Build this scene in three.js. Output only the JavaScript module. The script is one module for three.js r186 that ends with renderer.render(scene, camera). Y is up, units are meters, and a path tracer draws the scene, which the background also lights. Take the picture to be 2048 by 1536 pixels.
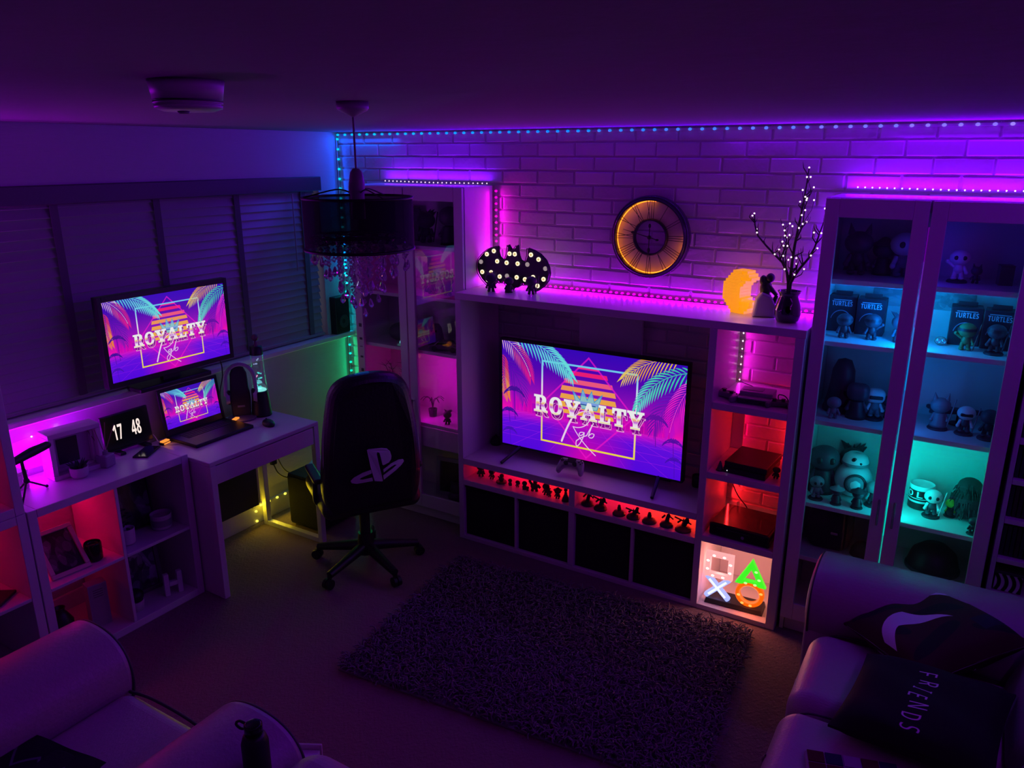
import * as THREE from 'three';
import { RoundedBoxGeometry } from 'three/addons/geometries/RoundedBoxGeometry.js';
import { Brush, Evaluator, SUBTRACTION } from 'three-bvh-csg';
import { mergeGeometries } from 'three/addons/utils/BufferGeometryUtils.js';
import { RectAreaLightUniformsLib } from 'three/addons/lights/RectAreaLightUniformsLib.js';
RectAreaLightUniformsLib.init();

/* ---------- camera, sky, exposure ---------- */
const scene = new THREE.Scene();
const camera = new THREE.PerspectiveCamera(52.6, 2048 / 1536, 0.05, 40);
camera.position.set(3.6276, 2.191, 3.8329);
camera.lookAt(3.6276 - 0.4984, 2.191 - 0.2839, 3.8329 - 0.8191);
camera.updateMatrixWorld();
scene.add(camera);
scene.background = new THREE.Color().setRGB(0.22, 0.2, 0.3);   // dusk outside the closed blind
const renderer = new THREE.WebGLRenderer({ antialias: true });
renderer.toneMapping = THREE.LinearToneMapping;
renderer.toneMappingExposure = 1.0;
renderer.shadowMap.enabled = true;

/* ---------- LED strips: every run of coloured tape, as [from, to, facing, colour, radiance, tape width] ---------- */
const H = 2.322, RX = 4.42, RZ = 4.7;
const C = {
  azure: [0.0, 0.085, 1], blue: [0.02, 0.02, 1], indigo: [0.12, 0.0, 1], violet: [0.19, 0.0, 1], purple: [0.46, 0.0, 1], magenta: [1, 0.0, 0.88],
  pink: [1, 0.0, 0.42], crimson: [1, 0.0, 0.09], red: [1, 0.01, 0.015], orange: [1, 0.03, 0.01], yellow: [1, 0.72, 0.02], lime: [0.55, 0.8, 0.05],
  green: [0.0, 0.85, 0.3], teal: [0.0, 0.9, 0.86], cyan: [0.0, 0.5, 0.65], aqua: [0.0, 0.3, 1], sky: [0.0, 0.22, 1], amber: [1, 0.24, 0.015], warm: [1, 0.72, 0.4],
};
const RUNS = [
  // along the top of the brick wall, just under the ceiling
  [[0.03, 2.3, 0.022], [0.5, 2.3, 0.022], [0, -0.7, 0.7], C.azure, 70],
  [[0.5, 2.3, 0.022], [1.1, 2.3, 0.022], [0, -0.45, 0.9], C.indigo, 60],
  [[1.1, 2.3, 0.022], [1.8, 2.3, 0.022], [0, -0.25, 0.97], C.indigo, 75],
  [[1.8, 2.3, 0.022], [2.5, 2.3, 0.022], [0, -0.25, 0.97], C.indigo, 85],
  [[2.5, 2.3, 0.022], [3.2, 2.3, 0.022], [0, -0.4, 0.9], C.violet, 110],
  [[3.2, 2.3, 0.022], [4.35, 2.3, 0.022], [0, -0.5, 0.87], C.violet, 150],
  // down the corner
  [[0.02, 2.28, 0.02], [0.02, 1.85, 0.02], [1, 0, 1], C.azure, 55],
  [[0.02, 1.85, 0.02], [0.02, 1.45, 0.02], [1, 0, 1], C.sky, 30],
  [[0.02, 1.45, 0.02], [0.02, 1.06, 0.02], [1, 0, 1], C.cyan, 26],
  [[0.02, 1.0, 0.02], [0.02, 0.6, 0.02], [1, 0, 1], C.green, 40],
  [[0.02, 0.5, 0.02], [0.02, 0.12, 0.02], [1, 0, 1], C.lime, 6],
  // skirting under the desk
  [[0.02, 0.115, 0.1], [0.02, 0.115, 0.6], [1, 0.7, 0], C.lime, 14],
  [[0.02, 0.115, 0.6], [0.02, 0.115, 1.0], [1, 0.3, 0], C.yellow, 85],
  // on top of both glass cabinets, at the wall
  [[0.4, 2.035, 0.03], [1.16, 2.035, 0.03], [0, 0.9, 0.3], C.violet, 70],
  [[3.05, 2.035, 0.03], [3.8, 2.035, 0.03], [0, 0.9, 0.3], C.violet, 110],
  // beside the left cabinet and along the back of the television unit's top
  [[1.2, 1.99, 0.022], [1.2, 1.5, 0.022], [0.75, 0, 0.66], C.magenta, 80],
  [[1.22, 1.478, 0.02], [2.1, 1.478, 0.02], [0, 0.75, 0.66], C.purple, 95],
  [[2.1, 1.478, 0.02], [3.0, 1.478, 0.02], [0, 0.75, 0.66], C.purple, 110],
  [[3.012, 1.5, 0.02], [3.012, 2.0, 0.02], [-0.75, 0, 0.66], C.violet, 60],
  // back of the right column of the television unit
  [[2.65, 1.42, 0.03], [2.65, 1.1, 0.03], [1, 0, 0.25], C.magenta, 30],
  [[2.65, 1.04, 0.03], [2.65, 0.76, 0.03], [1, 0, 0.25], C.crimson, 50],
  [[2.65, 0.69, 0.03], [2.65, 0.45, 0.03], [1, 0, 0.25], C.red, 80],
  [[2.96, 1.04, 0.03], [2.96, 0.76, 0.03], [-1, 0, 0.25], C.red, 50],
  // figure shelf below the television
  [[1.26, 0.468, 0.13], [1.58, 0.468, 0.13], [0, -0.75, -0.66], C.crimson, 60],
  [[1.58, 0.468, 0.13], [1.9, 0.468, 0.13], [0, -0.75, -0.66], C.red, 260],
  [[1.95, 0.468, 0.13], [2.25, 0.468, 0.13], [0, -0.75, -0.66], C.crimson, 80],
  [[2.25, 0.468, 0.13], [2.59, 0.468, 0.13], [0, -0.75, -0.66], C.orange, 280],
  // right cabinet, between its two halves
  [[3.388, 1.92, 0.352], [3.388, 1.71, 0.352], [-0.7, 0, -0.7], C.blue, 6],
  [[3.388, 1.66, 0.352], [3.388, 1.45, 0.352], [-0.7, 0, -0.7], C.sky, 260],
  [[3.388, 1.39, 0.352], [3.388, 1.1, 0.352], [-0.7, 0, -0.7], C.sky, 14],
  [[3.388, 1.03, 0.352], [3.388, 0.7, 0.352], [-0.7, 0, -0.7], C.cyan, 45],
  [[3.448, 1.92, 0.352], [3.448, 1.71, 0.352], [0.6, 0, -0.8], C.blue, 14],
  [[3.448, 1.66, 0.352], [3.448, 1.45, 0.352], [0.6, 0, -0.8], C.aqua, 125],
  [[3.448, 1.39, 0.352], [3.448, 1.1, 0.352], [0.6, 0, -0.8], C.sky, 26],
  [[3.448, 1.03, 0.352], [3.448, 0.7, 0.352], [0.6, 0, -0.8], C.teal, 75],
  [[3.448, 0.63, 0.352], [3.448, 0.43, 0.352], [0.6, 0, -0.8], C.teal, 1.5],
  // left cabinet
  [[0.8, 1.66, 0.27], [0.8, 1.45, 0.27], [0.7, 0, -0.7], C.magenta, 12],
  [[0.8, 1.04, 0.27], [0.8, 0.66, 0.27], [0.7, 0, -0.7], C.magenta, 32],
  [[0.76, 1.66, 0.27], [0.76, 1.45, 0.27], [-0.7, 0, -0.7], C.magenta, 4],
  [[0.76, 1.04, 0.27], [0.76, 0.66, 0.27], [-0.7, 0, -0.7], C.pink, 8],
  // behind the cube shelves on the left and the desk corner
  [[0.02, 0.79, 2.36], [0.02, 0.79, 1.98], [0.35, 0.9, 0], C.purple, 380],
  [[0.02, 0.785, 2.36], [0.02, 0.785, 2.22], [0.6, 0.5, 0], C.pink, 110],
  [[0.05, 0.71, 2.33], [0.05, 0.71, 2.02], [0.8, -0.6, 0], C.crimson, 50],
  [[0.05, 0.36, 2.33], [0.05, 0.36, 2.02], [0.8, -0.6, 0], C.crimson, 5],
  [[0.05, 0.72, 2.74], [0.05, 0.72, 2.44], [0.8, -0.6, 0], C.crimson, 22],
  [[0.05, 1.1, 2.74], [0.05, 1.1, 2.44], [0.8, -0.6, 0], C.crimson, 26],
  // on top of the tall cube shelves: unseen strip, added for the left wall glow
  [[0.03, 1.56, 3.1], [0.03, 1.56, 2.42], [0.3, 1, 0], C.purple, 480],
  // along the right wall: unseen strip, added to brighten the furniture fronts
  [[4.4, 2.3, 0.1], [4.4, 2.3, 1.6], [-0.85, -0.5, 0], C.violet, 55],
  [[4.4, 2.3, 1.6], [4.4, 2.3, 3.2], [-0.85, -0.5, 0], C.purple, 42],
];
for (const [a, b, dir, col, rad, w = 0.012] of RUNS) {
  const A = new THREE.Vector3(...a), B = new THREE.Vector3(...b), x = B.clone().sub(A), L = x.length(); x.normalize();
  const z = new THREE.Vector3(...dir).multiplyScalar(-1); z.addScaledVector(x, -z.dot(x)).normalize();
  const y = new THREE.Vector3().crossVectors(z, x);
  const l = new THREE.RectAreaLight(new THREE.Color().setRGB(...col), rad, L, w);
  l.matrixAutoUpdate = true;
  l.quaternion.setFromRotationMatrix(new THREE.Matrix4().makeBasis(x, y, z));
  l.position.copy(A).add(B).multiplyScalar(0.5); l.name = 'led_strip_lamp';
  scene.add(l);
}
const screenLamp = (pos, dir, w, h, col, rad) => {
  const l = new THREE.RectAreaLight(new THREE.Color().setRGB(...col), rad, w, h);
  l.position.set(...pos);
  const q = new THREE.Quaternion().setFromUnitVectors(new THREE.Vector3(0, 0, -1), new THREE.Vector3(...dir).normalize());
  l.quaternion.copy(q); l.name = 'screen_lamp'; scene.add(l);
};
screenLamp([1.906, 0.88, 0.262], [0, 0, 1], 1.07, 0.6, [0.35, 0.0, 0.9], 0.1);
screenLamp([0.165, 1.333, 1.44], [1, 0, 0], 0.66, 0.37, [0.5, 0.06, 1], 0.45);
const bulb = (p, col, i, r = 1) => { const l = new THREE.PointLight(new THREE.Color().setRGB(...col), i); l.position.set(...p); l.shadow.radius = r; l.castShadow = true; l.name = 'bulb_lamp'; scene.add(l); };

/* ---------- helpers ---------- */
let seed = 20240117;
const R = () => { seed = (seed * 1664525 + 1013904223) >>> 0; return seed / 4294967296; };
const rr = (a, b) => a + (b - a) * R();
const PI = Math.PI;
const used = {};
const numbered = (n) => { const k = used[n] = (used[n] ?? -1) + 1; return k ? n + '_' + String(k).padStart(3, '0') : n; };
const xf = (g, x = 0, y = 0, z = 0, rx = 0, ry = 0, rz = 0) => { if (rx || ry || rz) g.applyMatrix4(new THREE.Matrix4().makeRotationFromEuler(new THREE.Euler(rx, ry, rz))); g.translate(x, y, z); return g; };
const box = (w, h, d, x = 0, y = 0, z = 0, r = 0.003, s = 1) => new RoundedBoxGeometry(w, h, d, s, Math.min(r, w * 0.45, h * 0.45, d * 0.45)).translate(x, y, z);
const box2 = (x0, x1, y0, y1, z0, z1, r = 0.003, s = 1) => box(x1 - x0, y1 - y0, z1 - z0, (x0 + x1) / 2, (y0 + y1) / 2, (z0 + z1) / 2, r, s);
const cyl = (r1, r2, h, x = 0, y = 0, z = 0, n = 24) => new THREE.CylinderGeometry(r1, r2, h, n).translate(x, y + h / 2, z);
const sph = (r, x = 0, y = 0, z = 0, sx = 1, sy = 1, sz = 1, n = 16) => new THREE.SphereGeometry(r, n, Math.max(6, n * 0.7 | 0)).scale(sx, sy, sz).translate(x, y, z);
const lathe = (pts, x = 0, y = 0, z = 0, n = 32) => new THREE.LatheGeometry(pts.map((p) => new THREE.Vector2(p[0], p[1])), n).translate(x, y, z);
const tube = (pts, r, n = 24, m = 7) => new THREE.TubeGeometry(new THREE.CatmullRomCurve3(pts.map((p) => new THREE.Vector3(...p))), n, r, m);
const bar = (a, b, r1, r2 = r1, n = 8) => { const A = new THREE.Vector3(...a), B = new THREE.Vector3(...b), d = B.clone().sub(A), g = new THREE.CylinderGeometry(r2, r1, d.length(), n); g.applyQuaternion(new THREE.Quaternion().setFromUnitVectors(new THREE.Vector3(0, 1, 0), d.normalize())); A.add(B).multiplyScalar(0.5); return g.translate(A.x, A.y, A.z); };
const shapeOf = (pts) => { const s = new THREE.Shape(); pts.forEach((p, i) => i ? s.lineTo(p[0], p[1]) : s.moveTo(p[0], p[1])); s.closePath(); return s; };
const ext = (s, d, b = 0, seg = 1, cs = 16) => new THREE.ExtrudeGeometry(s, { depth: d - 2 * b, bevelEnabled: b > 0, bevelThickness: b, bevelSize: b, bevelOffset: -b, bevelSegments: seg, curveSegments: cs }).translate(0, 0, b);
const cat = (...gs) => mergeGeometries(gs.flat().map((g) => { const n = g.index ? g.toNonIndexed() : g; for (const k of Object.keys(n.attributes)) if (!['position', 'normal', 'uv'].includes(k)) n.deleteAttribute(k); return n; }));
const mesh = (g, m) => { const o = new THREE.Mesh(g, m); o.castShadow = o.receiveShadow = true; return o; };
function thing(name, label, category, [x, y, z] = [0, 0, 0], ry = 0, group) {
  const o = new THREE.Group(); o.name = numbered(name); o.position.set(x, y, z); o.rotation.y = ry; scene.add(o);
  o.userData = { label, category }; if (group) o.userData.group = group; return o;
}
function part(parent, name, g, m, x = 0, y = 0, z = 0, rx = 0, ry = 0, rz = 0) { const o = mesh(g, m); o.name = name; o.position.set(x, y, z); o.rotation.set(rx, ry, rz); parent.add(o); return o; }
function one(name, label, category, g, m, [x, y, z] = [0, 0, 0], ry = 0, group) { const o = mesh(g, m); o.name = numbered(name); o.position.set(x, y, z); o.rotation.y = ry; scene.add(o); o.userData = { label, category }; if (group) o.userData.group = group; return o; }
function struct(name, g, m, parent) { const o = mesh(g, m); o.name = name; if (parent) parent.add(o); else { o.userData = { kind: 'structure' }; scene.add(o); } return o; }

/* ---------- materials ---------- */
function noiseTex(n, f, rep, contrast = 1, s0 = 3) {              // tiling value noise in several octaves
  const d = new Uint8Array(n * n * 4); const grids = [];
  for (let o = 0, k = s0; o < f; o++, k *= 2) { const a = []; for (let i = 0; i < k * k; i++) a.push(R()); grids.push([k, a, 1 / (o + 1)]); }
  const tot = grids.reduce((s, g) => s + g[2], 0);
  for (let j = 0; j < n; j++) for (let i = 0; i < n; i++) {
    let v = 0;
    for (const [k, a, w] of grids) { const x = i / n * k, y = j / n * k, xi = x | 0, yi = y | 0, fx = x - xi, fy = y - yi, u = fx * fx * (3 - 2 * fx), t = fy * fy * (3 - 2 * fy), g = (p, q) => a[(q % k) * k + p % k]; v += w * ((g(xi, yi) * (1 - u) + g(xi + 1, yi) * u) * (1 - t) + (g(xi, yi + 1) * (1 - u) + g(xi + 1, yi + 1) * u) * t); }
    v = Math.max(0, Math.min(1, 0.5 + (v / tot - 0.5) * contrast)) * 255;
    d.set([v, v, v, 255], (j * n + i) * 4);
  }
  const t = new THREE.DataTexture(d, n, n); t.wrapS = t.wrapT = THREE.RepeatWrapping; t.magFilter = THREE.LinearFilter; t.repeat.set(rep, rep); t.needsUpdate = true; return t;
}
const rough = noiseTex(256, 5, 3, 2), grain = noiseTex(256, 6, 8, 2.2, 8), leatherT = noiseTex(256, 4, 6, 2, 16);
const M = (r, g, b, rough_ = 0.6, o = {}) => new THREE.MeshStandardMaterial({ color: new THREE.Color().setRGB(r, g, b), roughness: rough_, ...o });
const glow = (col, k, o = {}) => new THREE.MeshStandardMaterial({ color: 0x111111, roughness: 0.5, emissive: new THREE.Color().setRGB(...col), emissiveIntensity: k, ...o });
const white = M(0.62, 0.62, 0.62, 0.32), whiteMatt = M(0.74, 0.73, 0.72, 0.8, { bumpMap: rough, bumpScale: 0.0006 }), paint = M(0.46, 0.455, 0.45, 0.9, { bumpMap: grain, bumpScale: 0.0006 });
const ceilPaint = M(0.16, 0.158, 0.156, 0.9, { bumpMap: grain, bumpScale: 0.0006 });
const brickM = [M(0.52, 0.51, 0.5, 0.75, { bumpMap: rough, bumpScale: 0.003 }), M(0.47, 0.46, 0.45, 0.8, { bumpMap: rough, bumpScale: 0.004 }), M(0.56, 0.55, 0.54, 0.72, { bumpMap: rough, bumpScale: 0.002 })];
const carpet = M(0.24, 0.17, 0.16, 1, { bumpMap: grain, bumpScale: 0.004 });
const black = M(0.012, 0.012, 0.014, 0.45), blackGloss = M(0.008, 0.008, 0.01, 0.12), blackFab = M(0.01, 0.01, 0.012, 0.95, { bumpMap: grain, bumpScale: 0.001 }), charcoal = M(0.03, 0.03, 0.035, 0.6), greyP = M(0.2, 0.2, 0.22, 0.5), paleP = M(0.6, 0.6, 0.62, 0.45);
const glassM = new THREE.MeshPhysicalMaterial({ color: 0xffffff, roughness: 0.02, transmission: 1, thickness: 0, ior: 1.45 });
const solidGlass = new THREE.MeshPhysicalMaterial({ color: 0xffffff, roughness: 0.01, transmission: 1, thickness: 0.01, ior: 1.5 });
const cream = new THREE.MeshPhysicalMaterial({ color: new THREE.Color().setRGB(0.38, 0.31, 0.33), roughness: 0.42, bumpMap: leatherT, bumpScale: 0.0005, clearcoat: 0.15, clearcoatRoughness: 0.5 });
const piping = M(0.05, 0.045, 0.05, 0.6), metal = M(0.5, 0.5, 0.52, 0.25, { metalness: 0.9 });
const steel = M(0.08, 0.08, 0.09, 0.3, { metalness: 0.7 });
const canvasTex = (w, h, draw) => { const c = document.createElement('canvas'); c.width = w; c.height = h; draw(c.getContext('2d'), w, h); const t = new THREE.CanvasTexture(c); t.colorSpace = THREE.SRGBColorSpace; return t; };

/* ---------- the room ---------- */
struct('floor', new THREE.BoxGeometry(RX + 0.6, 0.1, RZ + 0.5).translate(RX / 2, -0.05, RZ / 2 - 0.05), (() => { const m = carpet.clone(); m.bumpMap = grain.clone(); m.bumpMap.repeat.set(60, 60); return m; })());
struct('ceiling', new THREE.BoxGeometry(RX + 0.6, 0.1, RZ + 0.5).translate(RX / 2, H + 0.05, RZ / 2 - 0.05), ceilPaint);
struct('wall_right', new THREE.BoxGeometry(0.2, H, RZ + 0.3).translate(RX + 0.1, H / 2, RZ / 2), paint);
struct('wall_front', new THREE.BoxGeometry(RX + 0.5, H, 0.2).translate(RX / 2, H / 2, RZ + 0.1), paint);
const WZ0 = 0.195, WZ1 = 2.6, WY0 = 1.045, WY1 = 2.055;
struct('wall_left', cat(box2(-0.28, 0, 0, WY0, -0.2, RZ, 0.001), box2(-0.28, 0, WY1, H, -0.2, RZ, 0.001), box2(-0.28, 0, WY0, WY1, -0.2, WZ0, 0.001), box2(-0.28, 0, WY0, WY1, WZ1, RZ, 0.001)), paint);
// brick wall: mortar face at z = 0, bricks stand proud of it
const wallB = struct('wall_back', new THREE.BoxGeometry(RX + 0.4, H, 0.2).translate(RX / 2, H / 2, -0.1), M(0.47, 0.46, 0.45, 0.95, { bumpMap: grain, bumpScale: 0.002 }));
{
  const brick = (w, h) => {                                           // five-sided bevelled block with a slightly uneven face
    const d = 0.005, e = 0.006, q = () => rr(-0.0015, 0.0015), v = [[0, 0, 0], [w, 0, 0], [w, h, 0], [0, h, 0], [e + q(), e + q(), d + q()], [w - e + q(), e + q(), d + q()], [w - e + q(), h - e + q(), d + q()], [e + q(), h - e + q(), d + q()]];
    const f = [[4, 5, 6, 7], [0, 1, 5, 4], [1, 2, 6, 5], [2, 3, 7, 6], [3, 0, 4, 7]], P = [], U = [];
    for (const [a, b, c, d2] of f) for (const i of [a, b, c, a, c, d2]) { P.push(...v[i]); U.push(v[i][0], v[i][1]); }
    const g = new THREE.BufferGeometry(); g.setAttribute('position', new THREE.Float32BufferAttribute(P, 3)); g.setAttribute('uv', new THREE.Float32BufferAttribute(U, 2)); g.computeVertexNormals(); return g;
  };
  const L = 0.225, CO = 0.0725, J = 0.007, full = [0, 1, 2, 3, 4].map(() => brick(L - J, CO - J)), half = brick(L / 2 - J, CO - J), rest = [];
  let n = 0;
  for (let row = 0; row * CO < H - 0.03; row++) {
    const y = H - (row + 1) * CO, off = row % 2 ? -L / 2 : 0;
    if (y < 0.14) continue;
    for (let x = off; x < RX; x += L) {
      const isHalf = x < 0, xx = Math.max(x, 0), w = isHalf ? L / 2 : L;
      if (xx + w > RX) continue;
      const seen = (y > 1.95) || (xx > 1.0 && xx < 3.0 && y > 1.4) || (xx > 1.1 && xx < 2.95 && y > 0.45 && !(xx > 1.55 && xx < 2.2 && y < 1.15) && !(y < 1.1 && xx < 2.4 && xx > 1.4)) || (xx > 2.5 && xx < 2.95);
      const g = isHalf ? half : full[R() * 5 | 0], m = brickM[R() * 3 | 0];
      if (seen && n < 300) { const b = mesh(g, m); b.name = 'brick'; b.position.set(xx + J / 2, y + J / 2, 0); wallB.add(b); n++; }
      else rest.push(g.clone().translate(xx + J / 2, y + J / 2, 0));
    }
  }
  const o = mesh(cat(rest), brickM[0]); o.name = 'bricks_behind_furniture'; o.userData.kind = 'stuff'; wallB.add(o);
}
struct('baseboard_left', box2(0, 0.016, 0, 0.12, 0.016, RZ, 0.004), white);
struct('baseboard_back', box2(0, RX, 0, 0.14, 0, 0.018, 0.004), white);
// window behind the blind
{
  const w = new THREE.Group(); w.name = 'window_1'; w.userData = { kind: 'structure' }; scene.add(w);
  const x = -0.2, fr = [box2(x - 0.03, x + 0.03, WY0, WY0 + 0.06, WZ0, WZ1), box2(x - 0.03, x + 0.03, WY1 - 0.06, WY1, WZ0, WZ1)];
  for (const z of [WZ0, 0.97, 1.75, WZ1 - 0.06]) fr.push(box2(x - 0.03, x + 0.03, WY0, WY1, z, z + 0.06));
  part(w, 'window_frame', cat(fr), white);
  for (const z of [WZ0 + 0.06, 1.03, 1.81]) part(w, 'pane', box2(x - 0.003, x + 0.003, WY0 + 0.05, WY1 - 0.05, z, z + 0.74, 0.001), glassM);
  part(w, 'window_sill', box2(-0.17, 0.055, 1.018, 1.05, 0.0, 2.7, 0.008, 3), white);
}
{
  const b = thing('venetian_blind', 'white wooden venetian blind with wide tapes closed across the window', 'blind', [0, 0, 0]);
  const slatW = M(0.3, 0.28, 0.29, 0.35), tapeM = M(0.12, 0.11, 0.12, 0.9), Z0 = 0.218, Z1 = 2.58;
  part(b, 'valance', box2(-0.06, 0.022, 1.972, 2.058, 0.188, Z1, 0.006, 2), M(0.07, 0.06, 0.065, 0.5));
  const sg = box(0.05, 0.0032, Z1 - Z0, 0, 0, 0, 0.0014);
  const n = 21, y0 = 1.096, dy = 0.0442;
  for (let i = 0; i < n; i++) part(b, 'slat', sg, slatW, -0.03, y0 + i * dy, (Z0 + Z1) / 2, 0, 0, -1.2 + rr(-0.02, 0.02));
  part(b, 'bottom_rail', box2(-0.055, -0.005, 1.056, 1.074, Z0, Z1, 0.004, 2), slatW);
  for (const z of [0.3, 0.8, 1.3, 1.82, 2.35]) part(b, 'ladder_tape', box2(-0.0145, -0.0125, 1.06, 1.98, z, z + 0.038, 0.0008), tapeM);
  part(b, 'tilt_wand', bar([0.004, 1.96, 0.42], [0.004, 1.5, 0.42], 0.004), slatW);
}

/* ---------- LED tapes: the tape and every diode ---------- */
const dotG = sph(0.0088, 0, 0, 0, 1, 0.8, 1, 10), dotSmall = sph(0.0033, 0, 0, 0, 1, 1, 1, 8), tapeM2 = M(0.5, 0.5, 0.52, 0.6);
const mix = (a, b, t) => a.map((v, i) => v + (b[i] - v) * t);
function ledTape(label, pts, spacing, colours, power, tapeG, g = dotG, name = 'led_strip') {
  const t = thing(name, label, name === 'led_strip' ? 'light strip' : 'fairy lights');
  if (tapeG) part(t, 'tape', tapeG, tapeM2);
  const mats = Array.from({ length: 12 }, (_, i) => { const u = i / 11 * (colours.length - 1), k = Math.min(colours.length - 2, u | 0); return glow(colours.length > 1 ? mix(colours[k], colours[k + 1], u - k) : colours[0], power); });
  const curve = new THREE.CurvePath(); for (let i = 1; i < pts.length; i++) curve.add(new THREE.LineCurve3(new THREE.Vector3(...pts[i - 1]), new THREE.Vector3(...pts[i])));
  const L = curve.getLength(), n = Math.floor(L / spacing);
  for (let i = 0; i <= n; i++) { const u = i / n, p = curve.getPointAt(Math.min(u, 0.9999)); part(t, 'diode', g, mats[Math.min(11, u * 12 | 0)], p.x, p.y, p.z); }
  return t;
}
ledTape('long blue to violet light strip running under the ceiling above the brick wall', [[0.02, 2.306, 0.016], [4.36, 2.306, 0.016]], 0.0595,
  [[0.0, 0.3, 0.7], [0.0, 0.16, 0.7], [0.0, 0.12, 0.7], [0.04, 0.1, 0.7], [0.12, 0.08, 0.7], [0.22, 0.14, 0.7]], 2, box2(0.01, 4.38, 2.3, 2.312, 0.008, 0.011, 0.001));
ledTape('blue to green light strip running down the corner beside the window', [[0.012, 2.28, 0.014], [0.012, 0.16, 0.014]], 0.0595,
  [[0.0, 0.35, 0.8], [0.0, 0.5, 0.8], [0.0, 0.6, 0.6], [0.0, 0.6, 0.3], [0.25, 0.6, 0.1]], 2, box2(0.004, 0.007, 0.14, 2.29, 0.009, 0.021, 0.001));
ledTape('yellow light strip along the skirting board under the desk', [[0.022, 0.112, 0.1], [0.022, 0.112, 0.93], [0.022, 0.02, 0.93]], 0.0625, [[0.5, 0.7, 0.06], [0.7, 0.55, 0.05]], 2.4, box2(0.016, 0.019, 0.106, 0.118, 0.08, 0.95, 0.001));
ledTape('magenta light strip down the wall beside the left glass cabinet', [[1.198, 1.99, 0.014], [1.198, 1.5, 0.014]], 0.0333, [[1, 0.0, 0.75], [1, 0.02, 0.7]], 0.9, box2(1.192, 1.204, 1.49, 2.0, 0.008, 0.011, 0.001));
ledTape('magenta light strip along the wall behind the television unit top', [[1.22, 1.478, 0.014], [3.0, 1.478, 0.014]], 0.0333, [[1, 0.0, 0.85], [1, 0.0, 0.8]], 1.3, box2(1.21, 3.01, 1.472, 1.475, 0.008, 0.02, 0.001));
ledTape('string of tiny white lights on top of the left glass cabinet', [[0.42, 2.034, 0.05], [0.8, 2.03, 0.055], [1.16, 2.032, 0.05]], 0.03, [[1, 0.6, 0.9]], 2.4, tube([[0.4, 2.028, 0.05], [0.8, 2.025, 0.055], [1.17, 2.027, 0.05]], 0.0015), dotSmall, 'string_light');
ledTape('string of tiny white lights on top of the right glass cabinet', [[3.1, 2.052, 0.06], [3.45, 2.048, 0.06], [3.83, 2.05, 0.06]], 0.0285, [[1, 0.55, 1]], 2.4, tube([[3.08, 2.046, 0.06], [3.45, 2.042, 0.06], [3.84, 2.044, 0.06]], 0.0015), dotSmall, 'string_light');
ledTape('string of tiny pink lights down the upper back of the console column', [[2.652, 1.42, 0.022], [2.652, 1.1, 0.022]], 0.037, [[1, 0.75, 0.95], [1, 0.6, 0.7]], 5, tube([[2.652, 1.43, 0.018], [2.652, 1.2, 0.018], [2.652, 1.09, 0.018]], 0.0015), dotSmall, 'string_light');
ledTape('two orange lights hanging at the lower back of the console column', [[2.652, 0.69, 0.024], [2.652, 0.62, 0.024]], 0.034, [[1, 0.5, 0.3]], 5, tube([[2.652, 0.7, 0.02], [2.652, 0.6, 0.02]], 0.0015), dotSmall, 'string_light');
ledTape('violet light string on the wall behind the white photo box', [[0.012, 0.9, 2.36], [0.014, 0.945, 2.2], [0.012, 0.96, 2.0]], 0.12, [[1, 0.8, 1]], 6, tube([[0.01, 0.9, 2.37], [0.01, 0.943, 2.2], [0.01, 0.96, 1.95]], 0.0015), dotSmall, 'string_light');
for (const [l, p, c] of [
  ['red light strip under the television deck above the left row of figurines', [[1.26, 0.472, 0.13], [1.88, 0.472, 0.13]], [[1, 0, 0.15], [1, 0.05, 0.03]]],
  ['orange-red light strip under the television deck above the right row of figurines', [[1.96, 0.472, 0.13], [2.58, 0.472, 0.13]], [[1, 0, 0.1], [1, 0.1, 0.02]]],
  ['magenta light strip behind the meeting doors of the left glass cabinet', [[0.78, 1.66, 0.297], [0.78, 0.66, 0.297]], [[1, 0, 0.9], [1, 0, 0.8]]],
  ['red light strip at the back of the upper cube beside the candle jar', [[0.03, 0.715, 2.03], [0.03, 0.715, 2.32]], [[1, 0, 0.15], [1, 0, 0.1]]],
  ['red light strip at the back of the lower cube with the white carton', [[0.03, 0.366, 2.03], [0.03, 0.366, 2.32]], [[1, 0, 0.15], [1, 0, 0.1]]],
  ['red light strip at the back of the lower shelf unit on the left edge', [[0.03, 0.72, 2.44], [0.03, 0.72, 2.74]], [[1, 0, 0.15], [1, 0, 0.1]]],
  ['red light strip at the back of the upper shelf unit on the left edge', [[0.03, 1.1, 2.44], [0.03, 1.1, 2.74]], [[1, 0, 0.15], [1, 0, 0.1]]],
  ['assumed unseen violet light strip added under the ceiling along the right wall', [[4.408, 2.306, 0.08], [4.408, 2.306, 3.2]], [[0.2, 0, 1], [0.4, 0, 1]]],
  ['assumed unseen violet light strip added on the wall above the stacked cube shelves', [[0.014, 1.56, 2.42], [0.014, 1.56, 3.1]], [[0.5, 0, 1], [0.4, 0, 1]]],
]) ledTape(l, p, 0.05, c, 1, tube([p[0], p[0].map((v, i) => (v + p[1][i]) / 2), p[1]], 0.0015), dotSmall);
ledTape('blue and aqua light strip up the middle of the right glass cabinet', [[3.418, 1.9, 0.352], [3.418, 0.3, 0.352]], 0.033, [[0.1, 0.0, 0.25], [0.1, 0.02, 0.4], [0.0, 0.25, 0.75], [0.02, 0.05, 0.4], [0.0, 0.7, 0.7], [0.0, 0.6, 0.5], [0.02, 0.03, 0.08]], 0.9, box2(3.413, 3.423, 0.28, 1.92, 0.342, 0.345, 0.001), box(0.007, 0.0335, 0.004, 0, 0, 0, 0.001));

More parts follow.
